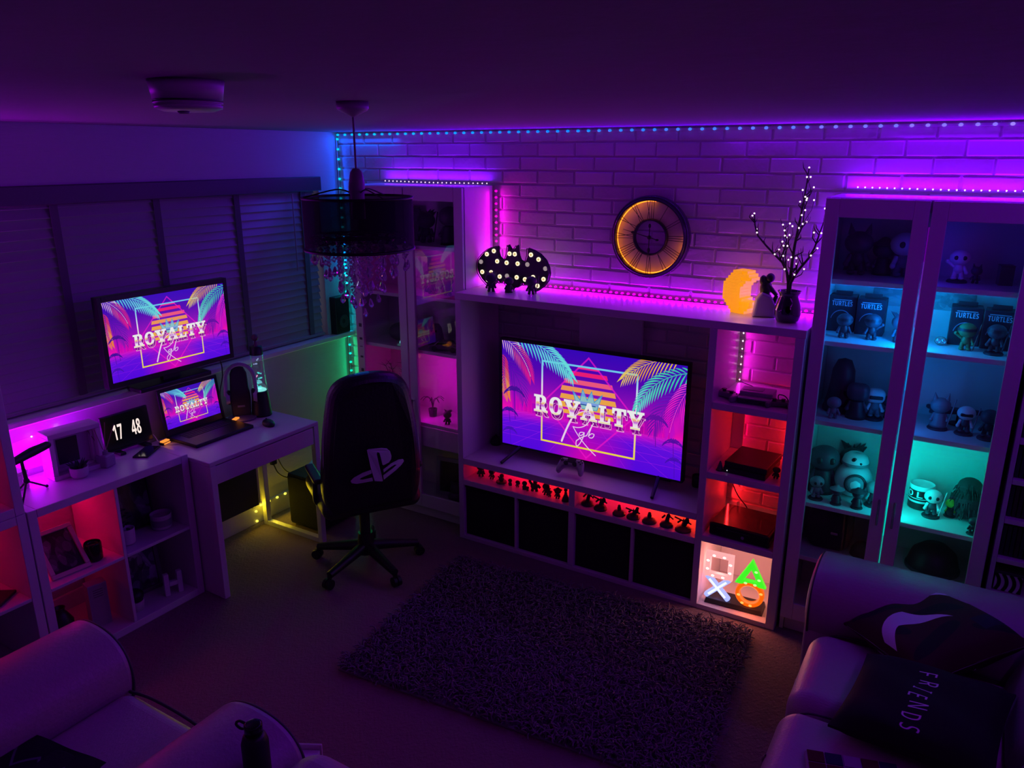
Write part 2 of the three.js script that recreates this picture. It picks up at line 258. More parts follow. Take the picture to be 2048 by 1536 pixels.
/* ---------- television unit with console column ---------- */
const X0 = 1.187, X1 = 3.017, ZF = 0.42;
{
  const t = thing('television_unit', 'large white television unit with a long top shelf and a column of open shelves', 'tv unit');
  part(t, 'top_board', box2(X0 - 0.003, X1 + 0.003, 1.433, 1.47, 0.03, ZF), white);
  part(t, 'side_panel', box2(X0, X0 + 0.035, 0, 1.433, 0.03, ZF), white);
  part(t, 'side_panel', box2(X1 - 0.042, X1, 0, 1.433, 0.03, ZF), white);
  part(t, 'column_panel', box2(2.602, 2.637, 0, 1.433, 0.03, ZF), white);
  part(t, 'bottom_board', box2(X0 + 0.035, X1 - 0.042, 0, 0.026, 0.03, ZF), white);
  part(t, 'television_deck', box2(X0 + 0.035, 2.602, 0.475, 0.512, 0.03, ZF), white);
  part(t, 'shelf', box2(X0 + 0.035, 2.602, 0.346, 0.38, 0.03, ZF), white);
  for (const x of [1.566, 1.905, 2.266]) part(t, 'divider', box2(x, x + (x === 1.905 ? 0.036 : 0.015), 0.026, 0.346, 0.05, ZF), white);
  part(t, 'divider', box2(1.905, 1.941, 0.38, 0.475, 0.05, ZF), white);
  for (const y of [0.372, 0.706, 1.054]) part(t, 'shelf', box2(2.637, X1 - 0.042, y, y + 0.034, 0.03, ZF), white);
  part(t, 'back_panel', box2(X0 + 0.035, 2.602, 0.026, 0.475, 0.03, 0.05), white);
  part(t, 'back_panel', box2(1.76, 2.13, 0.512, 1.433, 0.03, 0.05), white);
  part(t, 'back_panel', box2(2.637, X1 - 0.042, 0.026, 0.19, 0.03, 0.045), white);
  part(t, 'back_panel', box2(2.637, 2.7, 0.74, 1.054, 0.03, 0.04), white);
}
{
  const labels = ['leftmost of four black fabric storage boxes under the television', 'second from left of four black fabric storage boxes under the television', 'third from left of four black fabric storage boxes under the television', 'rightmost of four black fabric storage boxes, beside the glowing symbol lights'];
  [[1.225, 1.563], [1.584, 1.902], [1.944, 2.263], [2.284, 2.599]].forEach(([a, b], i) => {
    const o = thing('storage_box', labels[i], 'storage box', [(a + b) / 2, 0.027, 0.24], 0, 'black fabric boxes under the television');
    const w = b - a, g = new THREE.BoxGeometry(w, 0.314, 0.3 + 0.05, 8, 8, 2), p = g.attributes.position;   // cloth front that bulges a little
    for (let k = 0; k < p.count; k++) if (p.getZ(k) > 0.17) p.setZ(k, p.getZ(k) - 0.012 + 0.012 * Math.cos(p.getX(k) / w * PI) * Math.cos(p.getY(k) / 0.314 * PI));
    g.computeVertexNormals(); part(o, 'box_body', g, blackFab, 0, 0.157, -0.005);
    part(o, 'rim', box(w, 0.012, 0.352, 0, 0.309, -0.005, 0.003), blackFab);
  });
}
/* ---------- glass-fronted cabinets ---------- */
function cabinet(name, label, x0, x1, D, ys, split, ymax, stile, drawer) {
  const t = thing(name, label, 'display cabinet', [0, 0, 0]), th = 0.02, z0 = 0.02;
  part(t, 'side_panel', box2(x0, x0 + th, 0, ymax, z0, D), white);
  part(t, 'side_panel', box2(x1 - th, x1, 0, ymax, z0, D), white);
  part(t, 'top_board', box2(x0 + th, x1 - th, ymax - 0.05, ymax, z0, D), white);
  part(t, 'bottom_board', box2(x0 + th, x1 - th, 0.07, 0.095, z0, D), white);
  part(t, 'plinth', box2(x0 + th, x1 - th, 0, 0.07, D - 0.03, D - 0.012), white);
  part(t, 'back_panel', box2(x0 + th, x1 - th, 0.095, ymax - 0.05, z0, z0 + 0.008), white);
  const xm = (x0 + x1) / 2;
  if (split) { part(t, 'partition', box2(xm - 0.024, xm + 0.024, 0.095, ymax - 0.05, z0 + 0.008, D - 0.045), white); }
  const spans = split ? [[x0 + th, xm - 0.024], [xm + 0.024, x1 - th]] : [[x0 + th, x1 - th]];
  for (const y of ys) for (const [a, b] of spans) part(t, 'shelf', box2(a, b, y - 0.022, y, z0 + 0.008, D - 0.012), white);
  if (drawer) part(t, 'drawer_front', box2(x0 + th, x1 - th, drawer[0], drawer[1], D - 0.025, D - 0.006), white);
  const zf = D + 0.003, zd = D + 0.023;
  for (const [a, b, s] of [[x0 + 0.003, xm - 0.004, 1], [xm + 0.004, x1 - 0.003, -1]]) {
    const d = new THREE.Group(); d.name = 'door'; d.userData = {}; t.add(d);
    const y0 = 0.075, y1 = ymax - 0.003;
    part(d, 'door_frame', cat(box2(a, a + stile, y0, y1, zf, zd), box2(b - stile, b, y0, y1, zf, zd), box2(a + stile, b - stile, y1 - 0.075, y1, zf, zd), box2(a + stile, b - stile, y0, y0 + 0.085, zf, zd)), white);
    part(d, 'pane', box2(a + stile - 0.003, b - stile + 0.003, y0 + 0.082, y1 - 0.072, zf + 0.008, zf + 0.011, 0.0005), glassM);
    const hx = s > 0 ? b - 0.026 : a + 0.026;
    part(d, 'handle', cat(bar([hx, 0.655, zd + 0.02], [hx, 0.775, zd + 0.02], 0.005), bar([hx, 0.665, zd], [hx, 0.665, zd + 0.02], 0.004), bar([hx, 0.765, zd], [hx, 0.765, zd + 0.02], 0.004)), metal);
  }
  return t;
}
cabinet('display_cabinet', 'white cabinet with two glass doors behind the hanging lamp, lit magenta inside', 0.365, 1.178, 0.3, [1.69, 1.4, 1.075, 0.62], false, 2.02, 0.056, [0.47, 0.598]);
cabinet('display_cabinet', 'white cabinet with two glass doors beside the sofa, lit blue and aqua inside', 3.03, 3.806, 0.375, [1.69, 1.425, 1.066, 0.67, 0.4], true, 2.022, 0.055);
{ // narrow open tower on the far right
  const t = thing('media_tower', 'narrow white open tower of small shelves right of the blue-lit cabinet', 'shelf tower');
  const a = 3.826, b = 4.2, D = 0.36;
  part(t, 'side_panel', box2(a, a + 0.018, 0, 2.02, 0.02, D), white); part(t, 'side_panel', box2(b - 0.018, b, 0, 2.02, 0.02, D), white);
  part(t, 'back_panel', box2(a + 0.018, b - 0.018, 0.06, 2.0, 0.02, 0.028), charcoal);
  for (const y of [0.06, 0.28, 0.44, 0.6, 0.775, 0.945, 1.115, 1.29, 1.47, 1.65, 1.83, 2.002]) part(t, 'shelf', box2(a + 0.018, b - 0.018, y - 0.018, y + 0.004, 0.028, D - 0.002), white);
}
{ // disc cases in the tower: dark spines, standing
  const cols = [M(0.02, 0.02, 0.03, 0.4), M(0.03, 0.02, 0.02, 0.4), M(0.015, 0.02, 0.03, 0.4)];
  const g = box(0.014, 0.135, 0.19, 0, 0.0675, 0, 0.001);
  let first = null; const rows = [['third', 0.6], ['fourth', 0.775], ['fifth', 0.945], ['sixth', 1.115]];
  for (const [, y] of rows) for (let i = 0; i < 19; i++) { const o = first ? first.clone() : mesh(g, cols[0]); first ??= o; o.name = numbered('disc_case'); o.material = cols[R() * 3 | 0]; o.position.set(3.855 + i * 0.017, y + 0.0045, 0.235); o.userData = { label: 'dark upright disc case in a full row on the narrow white tower', category: 'disc case', group: 'disc cases in the narrow tower' }; scene.add(o); }
}
/* ---------- cube shelves ---------- */
function cubes(label, z0, y0, n = 2) {
  const t = thing('cube_shelf', label, 'cube shelf', [0.01, y0, z0]), W = 0.77, T = 0.038, D = 0.388, s = 0.016;
  for (const z of [0, W - T]) part(t, 'side_panel', box2(0, D, 0, W, z, z + T), white);
  part(t, 'top_board', box2(0, D, W - T, W, T, W - T), white); part(t, 'bottom_board', box2(0, D, 0, T, T, W - T), white);
  part(t, 'divider', box2(0, D - 0.002, T, W - T, W / 2 - s / 2, W / 2 + s / 2), white);
  part(t, 'shelf', box2(0, D - 0.002, W / 2 - s / 2, W / 2 + s / 2, T, W / 2 - s / 2), white); part(t, 'shelf', box2(0, D - 0.002, W / 2 - s / 2, W / 2 + s / 2, W / 2 + s / 2, W - T), white);
}
cubes('white four-cube shelf beside the desk, photo box and clock on top', 1.607, 0);
cubes('lower of two stacked white cube shelves at the left edge', 2.382, 0);
cubes('upper of two stacked white cube shelves at the left edge', 2.382, 0.771);
/* ---------- desk ---------- */
{
  const t = thing('desk', 'small white desk with a drawer, laptop and lava lamp on it', 'desk', [0, 0, 0]), a = 0.872, b = 1.602;
  part(t, 'desk_top', box2(0.05, 0.55, 0.728, 0.75, a, b, 0.004, 2), white);
  part(t, 'drawer', box2(0.15, 0.546, 0.625, 0.722, a + 0.04, b - 0.036), white);
  part(t, 'side_panel', box2(0.06, 0.51, 0, 0.728, b - 0.034, b - 0.004), white);
  part(t, 'leg', box2(0.51, 0.549, 0, 0.728, b - 0.036, b - 0.002), white);
  part(t, 'leg', box2(0.515, 0.549, 0, 0.728, a, a + 0.034), white); part(t, 'leg', box2(0.055, 0.09, 0, 0.728, a, a + 0.034), white);
  part(t, 'foot_rail', box2(0.09, 0.515, 0, 0.03, a, a + 0.034), white);
  part(t, 'shaded_back_panel', box2(0.06, 0.078, 0.15, 0.728, a + 0.075, b - 0.034), charcoal);  // panel of the white desk; dark colour stands in for the shade underneath
  part(t, 'edge_trim', box2(0.062, 0.076, 0.16, 0.6, a + 0.058, a + 0.072), M(0.6, 0.55, 0.4, 0.5));
}
/* ---------- television ---------- */
const screenArt = canvasTex(1920, 1080, (c, W, Hh) => {
  const lin = (x0, y0, x1, y1, st) => { const g = c.createLinearGradient(x0, y0, x1, y1); st.forEach(([o, k]) => g.addColorStop(o, k)); return g; };
  c.fillStyle = lin(0, 0, 0, 680, [[0, '#3a08c8'], [0.35, '#5a06c0'], [0.7, '#a010c8'], [1, '#ff10c0']]); c.fillRect(0, 0, W, 690);
  c.fillStyle = lin(0, 680, 0, Hh, [[0, '#ff18c0'], [0.14, '#c010e0'], [0.34, '#6a10f0'], [1, '#5a08f0']]); c.fillRect(0, 680, W, Hh - 680);
  const glowB = c.createRadialGradient(960, 1080, 20, 960, 1080, 520); glowB.addColorStop(0, 'rgba(255,0,180,.85)'); glowB.addColorStop(1, 'rgba(255,0,180,0)'); c.fillStyle = glowB; c.fillRect(300, 690, 1320, 390);
  // skyline
  let q = 99; const rn = () => (q = (q * 1103515245 + 12345) % 2147483648) / 2147483648;
  for (let x = 120; x < 1800; x += 46) { const h = 40 + rn() * 170 * (Math.abs(x - 960) / 900 + 0.15); c.fillStyle = `rgba(${150 + rn() * 70},0,${170 + rn() * 50},.6)`; c.fillRect(x, 680 - h, 40, h + 20); }
  // floor grid
  c.strokeStyle = 'rgba(220,40,255,.55)'; c.lineWidth = 3;
  for (let i = -12; i <= 12; i++) { c.beginPath(); c.moveTo(960 + i * 110, 700); c.lineTo(960 + i * 420, 1080); c.stroke(); }
  for (const y of [722, 760, 815, 885, 970]) { c.beginPath(); c.moveTo(0, y); c.lineTo(W, y); c.stroke(); }
  // striped sun
  for (const [y, h, k, hw] of [[150, 26, '#ff2a9a', 120], [205, 42, '#ff2080', 205], [286, 46, '#ff5f8a', 262], [360, 48, '#ffa060', 292], [440, 50, '#ffb050', 300], [518, 56, '#ffb84a', 298], [596, 40, '#ffb84a', 280]]) { c.fillStyle = k; c.beginPath(); c.moveTo(960 - hw, y + h); c.lineTo(960 - hw + 14, y); c.lineTo(960 + hw - 14, y); c.lineTo(960 + hw, y + h); c.fill(); }
  // diamond outline
  c.strokeStyle = '#ff18d8'; c.lineWidth = 16; c.beginPath(); c.moveTo(960, 60); c.lineTo(480, 560); c.lineTo(960, 1055); c.lineTo(1440, 560); c.closePath(); c.globalAlpha = 0.75; c.stroke(); c.globalAlpha = 1;
  // square frame
  c.lineWidth = 18; c.strokeStyle = lin(0, 150, 0, 960, [[0, '#7ad8ff'], [0.3, '#fff0ff'], [0.6, '#ffd8e0'], [1, '#ffe84a']]); c.strokeRect(462, 150, 996, 812);
  // crown
  c.fillStyle = 'rgba(120,220,255,.75)'; c.beginPath(); c.moveTo(800, 400); c.lineTo(850, 560); c.lineTo(1060, 560); c.lineTo(1110, 400); c.lineTo(1030, 480); c.lineTo(1000, 380); c.lineTo(955, 470); c.lineTo(905, 370); c.lineTo(880, 480); c.closePath(); c.fill();
  c.strokeStyle = '#30a0e0'; c.lineWidth = 7; c.stroke(); c.strokeStyle = '#1a4aa0'; c.lineWidth = 10; c.beginPath(); c.moveTo(868, 520); c.lineTo(1046, 520); c.stroke();
  // palm fronds: a curved spine with many blades
  const frond = (x0, y0, x1, y1, bend, len, cols, n, w) => {
    const mx = (x0 + x1) / 2 + bend * (y0 - y1), my = (y0 + y1) / 2 + bend * (x1 - x0), P = (t) => [(1 - t) * (1 - t) * x0 + 2 * t * (1 - t) * mx + t * t * x1, (1 - t) * (1 - t) * y0 + 2 * t * (1 - t) * my + t * t * y1];
    for (let i = 0; i <= n; i++) for (const s of [-1, 1]) {
      const t = i / n, [x, y] = P(t), [xa, ya] = P(Math.min(1, t + 0.01)), [xb, yb] = P(Math.max(0, t - 0.01)), a = Math.atan2(ya - yb, xa - xb) + s * (0.85 - 0.5 * t), l = len * (0.5 + 0.5 * Math.sin(PI * Math.min(1, 0.15 + t * 0.85)));
      const tx = x + Math.cos(a) * l, ty = y + Math.sin(a) * l + l * 0.3, cx = x + Math.cos(a) * l * 0.6, cy = y + Math.sin(a) * l * 0.5, nx = Math.sin(a) * w, ny = -Math.cos(a) * w;
      c.fillStyle = cols[Math.min(cols.length - 1, t * cols.length | 0)]; c.beginPath(); c.moveTo(x, y); c.quadraticCurveTo(cx - nx, cy - ny, tx, ty); c.quadraticCurveTo(cx + nx, cy + ny, x, y); c.fill();
    }
    c.strokeStyle = cols[0]; c.lineWidth = Math.max(3, w * 0.55); c.beginPath(); c.moveTo(x0, y0); c.quadraticCurveTo(mx, my, x1, y1); c.stroke();
  };
  frond(-60, 160, 250, 560, -0.25, 170, ['#5a14b8', '#6a1ac0'], 11, 11); frond(1980, 240, 1640, 620, 0.25, 190, ['#7018c8', '#6a14b8'], 12, 11);
  frond(140, -70, 770, 250, -0.18, 185, ['#5ad8e8', '#6ae8f0', '#70f0ee'], 17, 18);
  frond(-10, -40, 330, 330, -0.22, 150, ['#ffd0e0', '#ff5a80', '#ff2a80', '#ff2090'], 17, 9);
  frond(10, 150, 60, 560, 0.1, 125, ['#ff3a40', '#ff7030', '#ffa040', '#ff8a40'], 16, 10);
  frond(1850, -60, 1330, 190, 0.16, 170, ['#ffd040', '#ffb428', '#ffd860'], 16, 11);
  frond(1960, 60, 1470, 440, 0.26, 165, ['#40d8b8', '#4ae8c0', '#60e8d8'], 15, 15);
  frond(1980, 150, 1790, 640, 0.12, 175, ['#ff40e0', '#ff20d0', '#e810d0', '#d010d8'], 18, 11);
  // little palms
  const palm = (x, y, s, k, h) => { c.strokeStyle = k; c.lineWidth = 5 * s; c.beginPath(); c.moveTo(x, y); c.lineTo(x + 10 * s, y + h); c.stroke(); c.lineWidth = 9 * s; for (let a = 0; a < 9; a++) { const w = -PI + a * PI / 8; c.beginPath(); c.moveTo(x, y); c.quadraticCurveTo(x + Math.cos(w) * 50 * s, y + Math.sin(w) * 60 * s - 12 * s, x + Math.cos(w) * 95 * s, y + Math.sin(w) * 35 * s + 40 * s); c.stroke(); } };
  palm(140, 500, 1.3, '#4a10a0', 300); palm(80, 720, 1.1, '#4210a8', 120); palm(90, 920, 0.9, '#4a12c0', 150); palm(1650, 540, 1.3, '#6a10b0', 260); palm(1830, 730, 1.1, '#5a10b0', 160); palm(1850, 900, 0.9, '#4a10c0', 170);
  // title
  const T = 'ROYALTY', lw = [150, 158, 165, 168, 128, 138, 160]; let x = 372;
  c.font = 'bold 232px serif'; c.textBaseline = 'alphabetic';
  for (let i = 0; i < 7; i++) {
    const w = c.measureText(T[i]).width; c.save(); c.translate(x, 668); c.scale(lw[i] / w, 1);
    for (let k = 34; k > 0; k -= 2) { c.fillStyle = k > 30 ? '#ff8ae0' : 'rgba(140,10,150,.9)'; c.fillText(T[i], k * 0.6, k * 1.5); }
    c.lineWidth = 4; c.strokeStyle = '#ffc0f0'; c.strokeText(T[i], 20, 52);
    c.fillStyle = lin(0, -165, 0, 0, [[0, '#ffffff'], [0.36, '#ffffff'], [0.46, '#ffd080'], [0.54, '#f0a0c0'], [0.62, '#d070f0'], [0.72, '#ffe8ff'], [0.92, '#ffffff'], [1, '#ffe070']]); c.fillText(T[i], 0, 0); c.lineWidth = 12; c.strokeStyle = '#ffffff'; c.strokeText(T[i], 0, 0); c.fillText(T[i], 0, 0); c.fillText(T[i], 3, 0);
    c.fillStyle = '#a010b0'; if (i === 0 || i === 1) c.fillRect(w * 0.47, -140, w * 0.07, 122);
    c.restore(); x += lw[i] + 16;
  }
  // handwriting
  c.lineCap = 'round'; c.lineJoin = 'round'; c.strokeStyle = '#ffe0ff';
  const pen = (w, p) => { c.lineWidth = w; c.beginPath(); c.moveTo(...p[0]); for (const k of p.slice(1)) k.length === 4 ? c.quadraticCurveTo(...k) : c.lineTo(...k); c.stroke(); };
  pen(20, [[690, 930], [735, 800, 790, 690]]); pen(9, [[790, 690], [900, 560, 985, 585], [1030, 620, 950, 720], [890, 770, 812, 760], [900, 900, 1060, 1010]]);
  pen(9, [[930, 800], [880, 795, 880, 830], [900, 850, 935, 800], [930, 850, 890, 920], [840, 990, 850, 900], [900, 850, 960, 825], [1010, 720, 1030, 690], [1000, 740, 980, 830], [1010, 780, 1040, 800], [1030, 850, 990, 838]]);
});
const screenMat = new THREE.MeshStandardMaterial({ color: 0x050505, roughness: 0.25, emissive: 0xffffff, emissiveMap: screenArt, emissiveIntensity: 0.8 });
const uvPlane = (w, h) => new THREE.PlaneGeometry(w, h);
{
  const t = thing('television', 'large flat television showing the neon palm and sunset picture', 'television', [1.906, 0.512, 0.22]);
  part(t, 'bezel', cat(box2(-0.552, 0.552, 0.052, 0.69, -0.035, 0.0), box2(-0.552, -0.54, 0.052, 0.69, 0, 0.006, 0.002), box2(0.54, 0.552, 0.052, 0.69, 0, 0.006, 0.002), box2(-0.54, 0.54, 0.676, 0.69, 0, 0.006, 0.002), box2(-0.54, 0.54, 0.052, 0.062, 0, 0.006, 0.002)), black);
  part(t, 'screen', uvPlane(1.08, 0.614), screenMat, 0, 0.369, 0.002);
  for (const s of [-1, 1]) part(t, 'foot', cat(bar([s * 0.42, 0.055, 0], [s * 0.45, 0.008, 0.16], 0.011, 0.009), bar([s * 0.42, 0.055, 0], [s * 0.45, 0.008, -0.1], 0.011, 0.009)), black);
}
{
  const t = thing('monitor', 'desktop monitor on the window sill showing the palm picture', 'monitor', [0.148, 1.05, 1.44], PI / 2);
  part(t, 'bezel', cat(box2(-0.365, 0.365, 0.062, 0.504, -0.04, -0.002), box2(-0.365, -0.342, 0.062, 0.504, -0.002, 0.004, 0.002), box2(0.342, 0.365, 0.062, 0.504, -0.002, 0.004, 0.002), box2(-0.342, 0.342, 0.478, 0.504, -0.002, 0.004, 0.002), box2(-0.342, 0.342, 0.062, 0.088, -0.002, 0.004, 0.002)), black);
  part(t, 'screen', uvPlane(0.684, 0.39), screenMat, 0, 0.283, 0.0);
  part(t, 'stand', cat(box2(-0.05, 0.05, 0.012, 0.2, -0.07, -0.04), box(0.42, 0.026, 0.12, 0, 0.0135, -0.055, 0.008)), black);
}
{
  const t = thing('laptop', 'open black laptop on the desk showing the palm picture', 'laptop', [0.085, 0.7505, 1.32], PI / 2);
  part(t, 'base', box2(-0.185, 0.185, 0, 0.018, 0, 0.245, 0.006, 2), black);
  part(t, 'keyboard', cat(Array.from({ length: 60 }, (_, i) => box(0.018, 0.003, 0.015, -0.126 + (i % 15) * 0.018 * 1.0, 0.0185, 0.05 + (i / 15 | 0) * 0.021, 0.001))), charcoal);
  const lid = new THREE.Group(); lid.name = 'lid'; lid.position.set(0, 0.016, 0.004); lid.rotation.x = -0.14; t.add(lid);
  part(lid, 'lid_frame', cat(box2(-0.185, 0.185, 0, 0.25, -0.009, -0.001, 0.003), box2(-0.185, -0.168, 0, 0.25, -0.001, 0.003, 0.001), box2(0.168, 0.185, 0, 0.25, -0.001, 0.003, 0.001), box2(-0.168, 0.168, 0.232, 0.25, -0.001, 0.003, 0.001), box2(-0.168, 0.168, 0, 0.034, -0.001, 0.003, 0.001)), black);
  part(lid, 'screen', uvPlane(0.336, 0.198), screenMat, 0, 0.133, 0.0008);
}

/* ---------- office chair ---------- */
{
  const t = thing('office_chair', 'black swivel chair seen from behind with a pale emblem on its back', 'office chair', [0.93, 0, 0.95], 0.994);
  const s = new THREE.Shape(); s.moveTo(-0.2, 0); s.bezierCurveTo(-0.27, 0.02, -0.26, 0.2, -0.25, 0.3); s.bezierCurveTo(-0.24, 0.45, -0.225, 0.52, -0.21, 0.6); s.bezierCurveTo(-0.19, 0.71, -0.12, 0.735, 0, 0.74);
  s.bezierCurveTo(0.12, 0.735, 0.19, 0.71, 0.21, 0.6); s.bezierCurveTo(0.225, 0.52, 0.24, 0.45, 0.25, 0.3); s.bezierCurveTo(0.26, 0.2, 0.27, 0.02, 0.2, 0); s.closePath();
  const leather = M(0.01, 0.01, 0.012, 0.38, { bumpMap: leatherT, bumpScale: 0.0008 });
  const bend = (g) => { const p = g.attributes.position; for (let i = 0; i < p.count; i++) p.setZ(i, p.getZ(i) - 1.1 * p.getX(i) ** 2 + 0.04 * Math.sin((p.getY(i)) * 4)); g.computeVertexNormals(); return g; };
  const backG = bend(ext(s, 0.1, 0.04, 4, 24)); part(t, 'backrest', backG, leather, 0, 0.435, 0.19);
  const pale = M(0.55, 0.53, 0.56, 0.5), zb = 0.101, on = (x, y) => 0.19 + zb - 1.1 * x * x + 0.04 * Math.sin((y - 0.435) * 4);
  const K = 0.000814, uv = (pts) => pts.map(([a, b]) => [(a - 384) * K, 0.715 - (b - 845) * K]);
  const em = (pts, hole) => { const sh = shapeOf(uv(pts)); if (hole) sh.holes.push(new THREE.Path(uv(hole).map((p) => new THREE.Vector2(...p)))); const g = ext(sh, 0.004, 0.001), p = g.attributes.position; for (let i = 0; i < p.count; i++) p.setZ(i, p.getZ(i) + on(p.getX(i), p.getY(i))); g.computeVertexNormals(); return g; };
  part(t, 'emblem', cat(
    em([[322, 736], [330, 731], [412, 735], [445, 745], [465, 768], [473, 800], [470, 822], [455, 840], [420, 851], [413, 846], [403, 790], [397, 765], [385, 757], [380, 768], [388, 820], [414, 955], [410, 960], [362, 948], [340, 850]]),
    em([[342, 868], [290, 882], [240, 908], [220, 930], [225, 944], [255, 952], [352, 946], [348, 922], [290, 928], [272, 925], [280, 914], [346, 892]]),
    em([[418, 880], [470, 850], [520, 837], [552, 842], [558, 858], [540, 878], [500, 905], [420, 950], [416, 920], [480, 886], [505, 870], [495, 864], [470, 872], [420, 900]])), pale);
  part(t, 'headrest_trim', ext(shapeOf([[-0.17, 0.925], [-0.1, 0.915], [-0.02, 0.92], [0.03, 0.925], [-0.02, 0.906], [-0.06, 0.9], [-0.11, 0.905]].map(([a, b]) => [a, b])), 0.012, 0.002).translate(0, 0, 0.262), pale);
  part(t, 'headrest_trim', ext(shapeOf([[0.1, 0.945], [0.17, 0.97], [0.15, 0.95], [0.11, 0.936]]), 0.012, 0.002).translate(0, 0, 0.255), pale);
  for (const q of [-1, 1]) part(t, 'side_trim', tube([[q * 0.246, 0.62, 0.225], [q * 0.245, 0.75, 0.235], [q * 0.235, 0.87, 0.23], [q * 0.222, 0.96, 0.215]], 0.003), pale);
  const seat = new RoundedBoxGeometry(0.52, 0.11, 0.5, 5, 0.05); part(t, 'seat', seat, leather, 0, 0.455, -0.02);
  for (const q of [-1, 1]) {
    part(t, 'armrest', cat(box(0.05, 0.03, 0.24, q * 0.262, 0.61, 0.05, 0.012, 3), tube([[q * 0.22, 0.43, 0.05], [q * 0.258, 0.45, 0.05], [q * 0.262, 0.53, 0.05], [q * 0.26, 0.6, 0.05]], 0.014)), black);
  }
  part(t, 'gas_lift', cat(cyl(0.028, 0.028, 0.19, 0, 0.2, 0), cyl(0.04, 0.05, 0.12, 0, 0.08, 0), box(0.2, 0.03, 0.2, 0, 0.395, 0)), black);
  for (let k = 0; k < 5; k++) {
    const a = k * 2 * PI / 5 - 0.05, l = new THREE.Group(); l.name = 'base_leg'; l.rotation.y = a; t.add(l);
    part(l, 'leg', cat(bar([0.02, 0.12, 0], [0.29, 0.075, 0], 0.032, 0.02, 10)), black);
    part(l, 'caster', cat(xf(cyl(0.027, 0.027, 0.018), 0.3, 0.028, -0.02, PI / 2), xf(cyl(0.027, 0.027, 0.018), 0.3, 0.028, 0.004, PI / 2), cyl(0.012, 0.012, 0.03, 0.29, 0.045, 0)), black);
  }
}
/* ---------- hanging lamp ---------- */
{
  const t = thing('pendant_light', 'black drum pendant lamp with hanging glass crystals', 'pendant lamp', [2.151, H, 2.209]);
  part(t, 'ceiling_rose', lathe([[0, -0.04], [0.006, -0.037], [0.038, -0.022], [0.042, -0.016], [0.042, 0], [0, 0]]), M(0.35, 0.34, 0.36, 0.4));
  part(t, 'cord', bar([0, -0.035, 0], [0, -0.172, 0], 0.0028), M(0.2, 0.2, 0.2, 0.6));
  part(t, 'lamp_holder', lathe([[0, -0.3], [0.019, -0.3], [0.019, -0.235], [0.021, -0.23], [0.021, -0.205], [0.016, -0.178], [0.008, -0.168], [0, -0.168]]), M(0.25, 0.25, 0.26, 0.4));
  for (let k = 0; k < 3; k++) { const a = k * 2 * PI / 3 + 0.35, c = Math.cos(a), s = Math.sin(a); part(t, 'frame_arm', tube([[c * 0.02, -0.23, s * 0.02], [c * 0.045, -0.222, s * 0.045], [c * 0.146, -0.244, s * 0.146]], 0.002, 10, 6), black); }
  const veil = new THREE.MeshStandardMaterial({ color: new THREE.Color().setRGB(0.006, 0.004, 0.008), roughness: 0.9, transparent: true, opacity: 0.84, side: THREE.DoubleSide });
  part(t, 'shade', new THREE.CylinderGeometry(0.147, 0.147, 0.135, 64, 1, true).translate(0, -0.312, 0), veil);
  part(t, 'shade_rim', cat(xf(new THREE.TorusGeometry(0.147, 0.0035, 8, 64), 0, -0.244, 0, PI / 2), xf(new THREE.TorusGeometry(0.147, 0.004, 8, 64), 0, -0.38, 0, PI / 2)), black);
  part(t, 'crystal_frame', cat([0.128, 0.095, 0.06].map((r) => xf(new THREE.TorusGeometry(r, 0.0015, 5, 40), 0, -0.345, 0, PI / 2)).concat([bar([-0.147, -0.345, 0], [0.147, -0.345, 0], 0.0015, 0.0015, 5), bar([0, -0.345, -0.147], [0, -0.345, 0.147], 0.0015, 0.0015, 5)])), black);
  const bead = new THREE.OctahedronGeometry(0.0075, 0).scale(1, 1.25, 1), drop = new THREE.LatheGeometry([[0, -0.017], [0.0055, -0.012], [0.0075, -0.006], [0.003, 0.009], [0, 0.012]].map((p) => new THREE.Vector2(...p)), 6).toNonIndexed(); drop.computeVertexNormals();
  const crystal = new THREE.MeshPhysicalMaterial({ color: 0xffffff, roughness: 0.02, transmission: 0.8, thickness: 0.01, ior: 1.62, specularIntensity: 1, flatShading: true });
  const ring = (r, n, low, off) => { for (let k = 0; k < n; k++) { const a = (k + off) / n * 2 * PI, x = Math.cos(a) * r, z = Math.sin(a) * r; let y = -0.352; const end = low + rr(-0.012, 0.02); while (y > end + 0.03) { part(t, 'crystal_bead', bead, crystal, x, y, z, rr(-0.2, 0.2), R() * 3, rr(-0.2, 0.2)); y -= 0.0215; } part(t, 'crystal_drop', drop, crystal, x, y - 0.008, z, rr(-0.1, 0.1), R() * 3, rr(-0.1, 0.1)); } };
  ring(0.128, 18, -0.43, 0); ring(0.095, 14, -0.47, 0.3); ring(0.06, 10, -0.51, 0.1); ring(0.022, 4, -0.545, 0.4);
}
{
  const t = thing('smoke_alarm', 'round white smoke alarm on the ceiling', 'smoke alarm', [2.309, H, 2.83]);
  part(t, 'base', lathe([[0, 0], [0.068, 0], [0.066, -0.012], [0.062, -0.034], [0, -0.034]]), M(0.5, 0.49, 0.5, 0.45));
  part(t, 'cover', cat(lathe([[0, -0.037], [0.062, -0.037], [0.062, -0.041], [0.058, -0.041], [0.058, -0.044], [0.061, -0.044], [0.06, -0.05], [0.045, -0.055], [0, -0.056]])), M(0.5, 0.49, 0.5, 0.4));
  part(t, 'test_button', lathe([[0, -0.06], [0.009, -0.06], [0.011, -0.055], [0, -0.055]], 0.01, 0, 0.02), greyP);
}
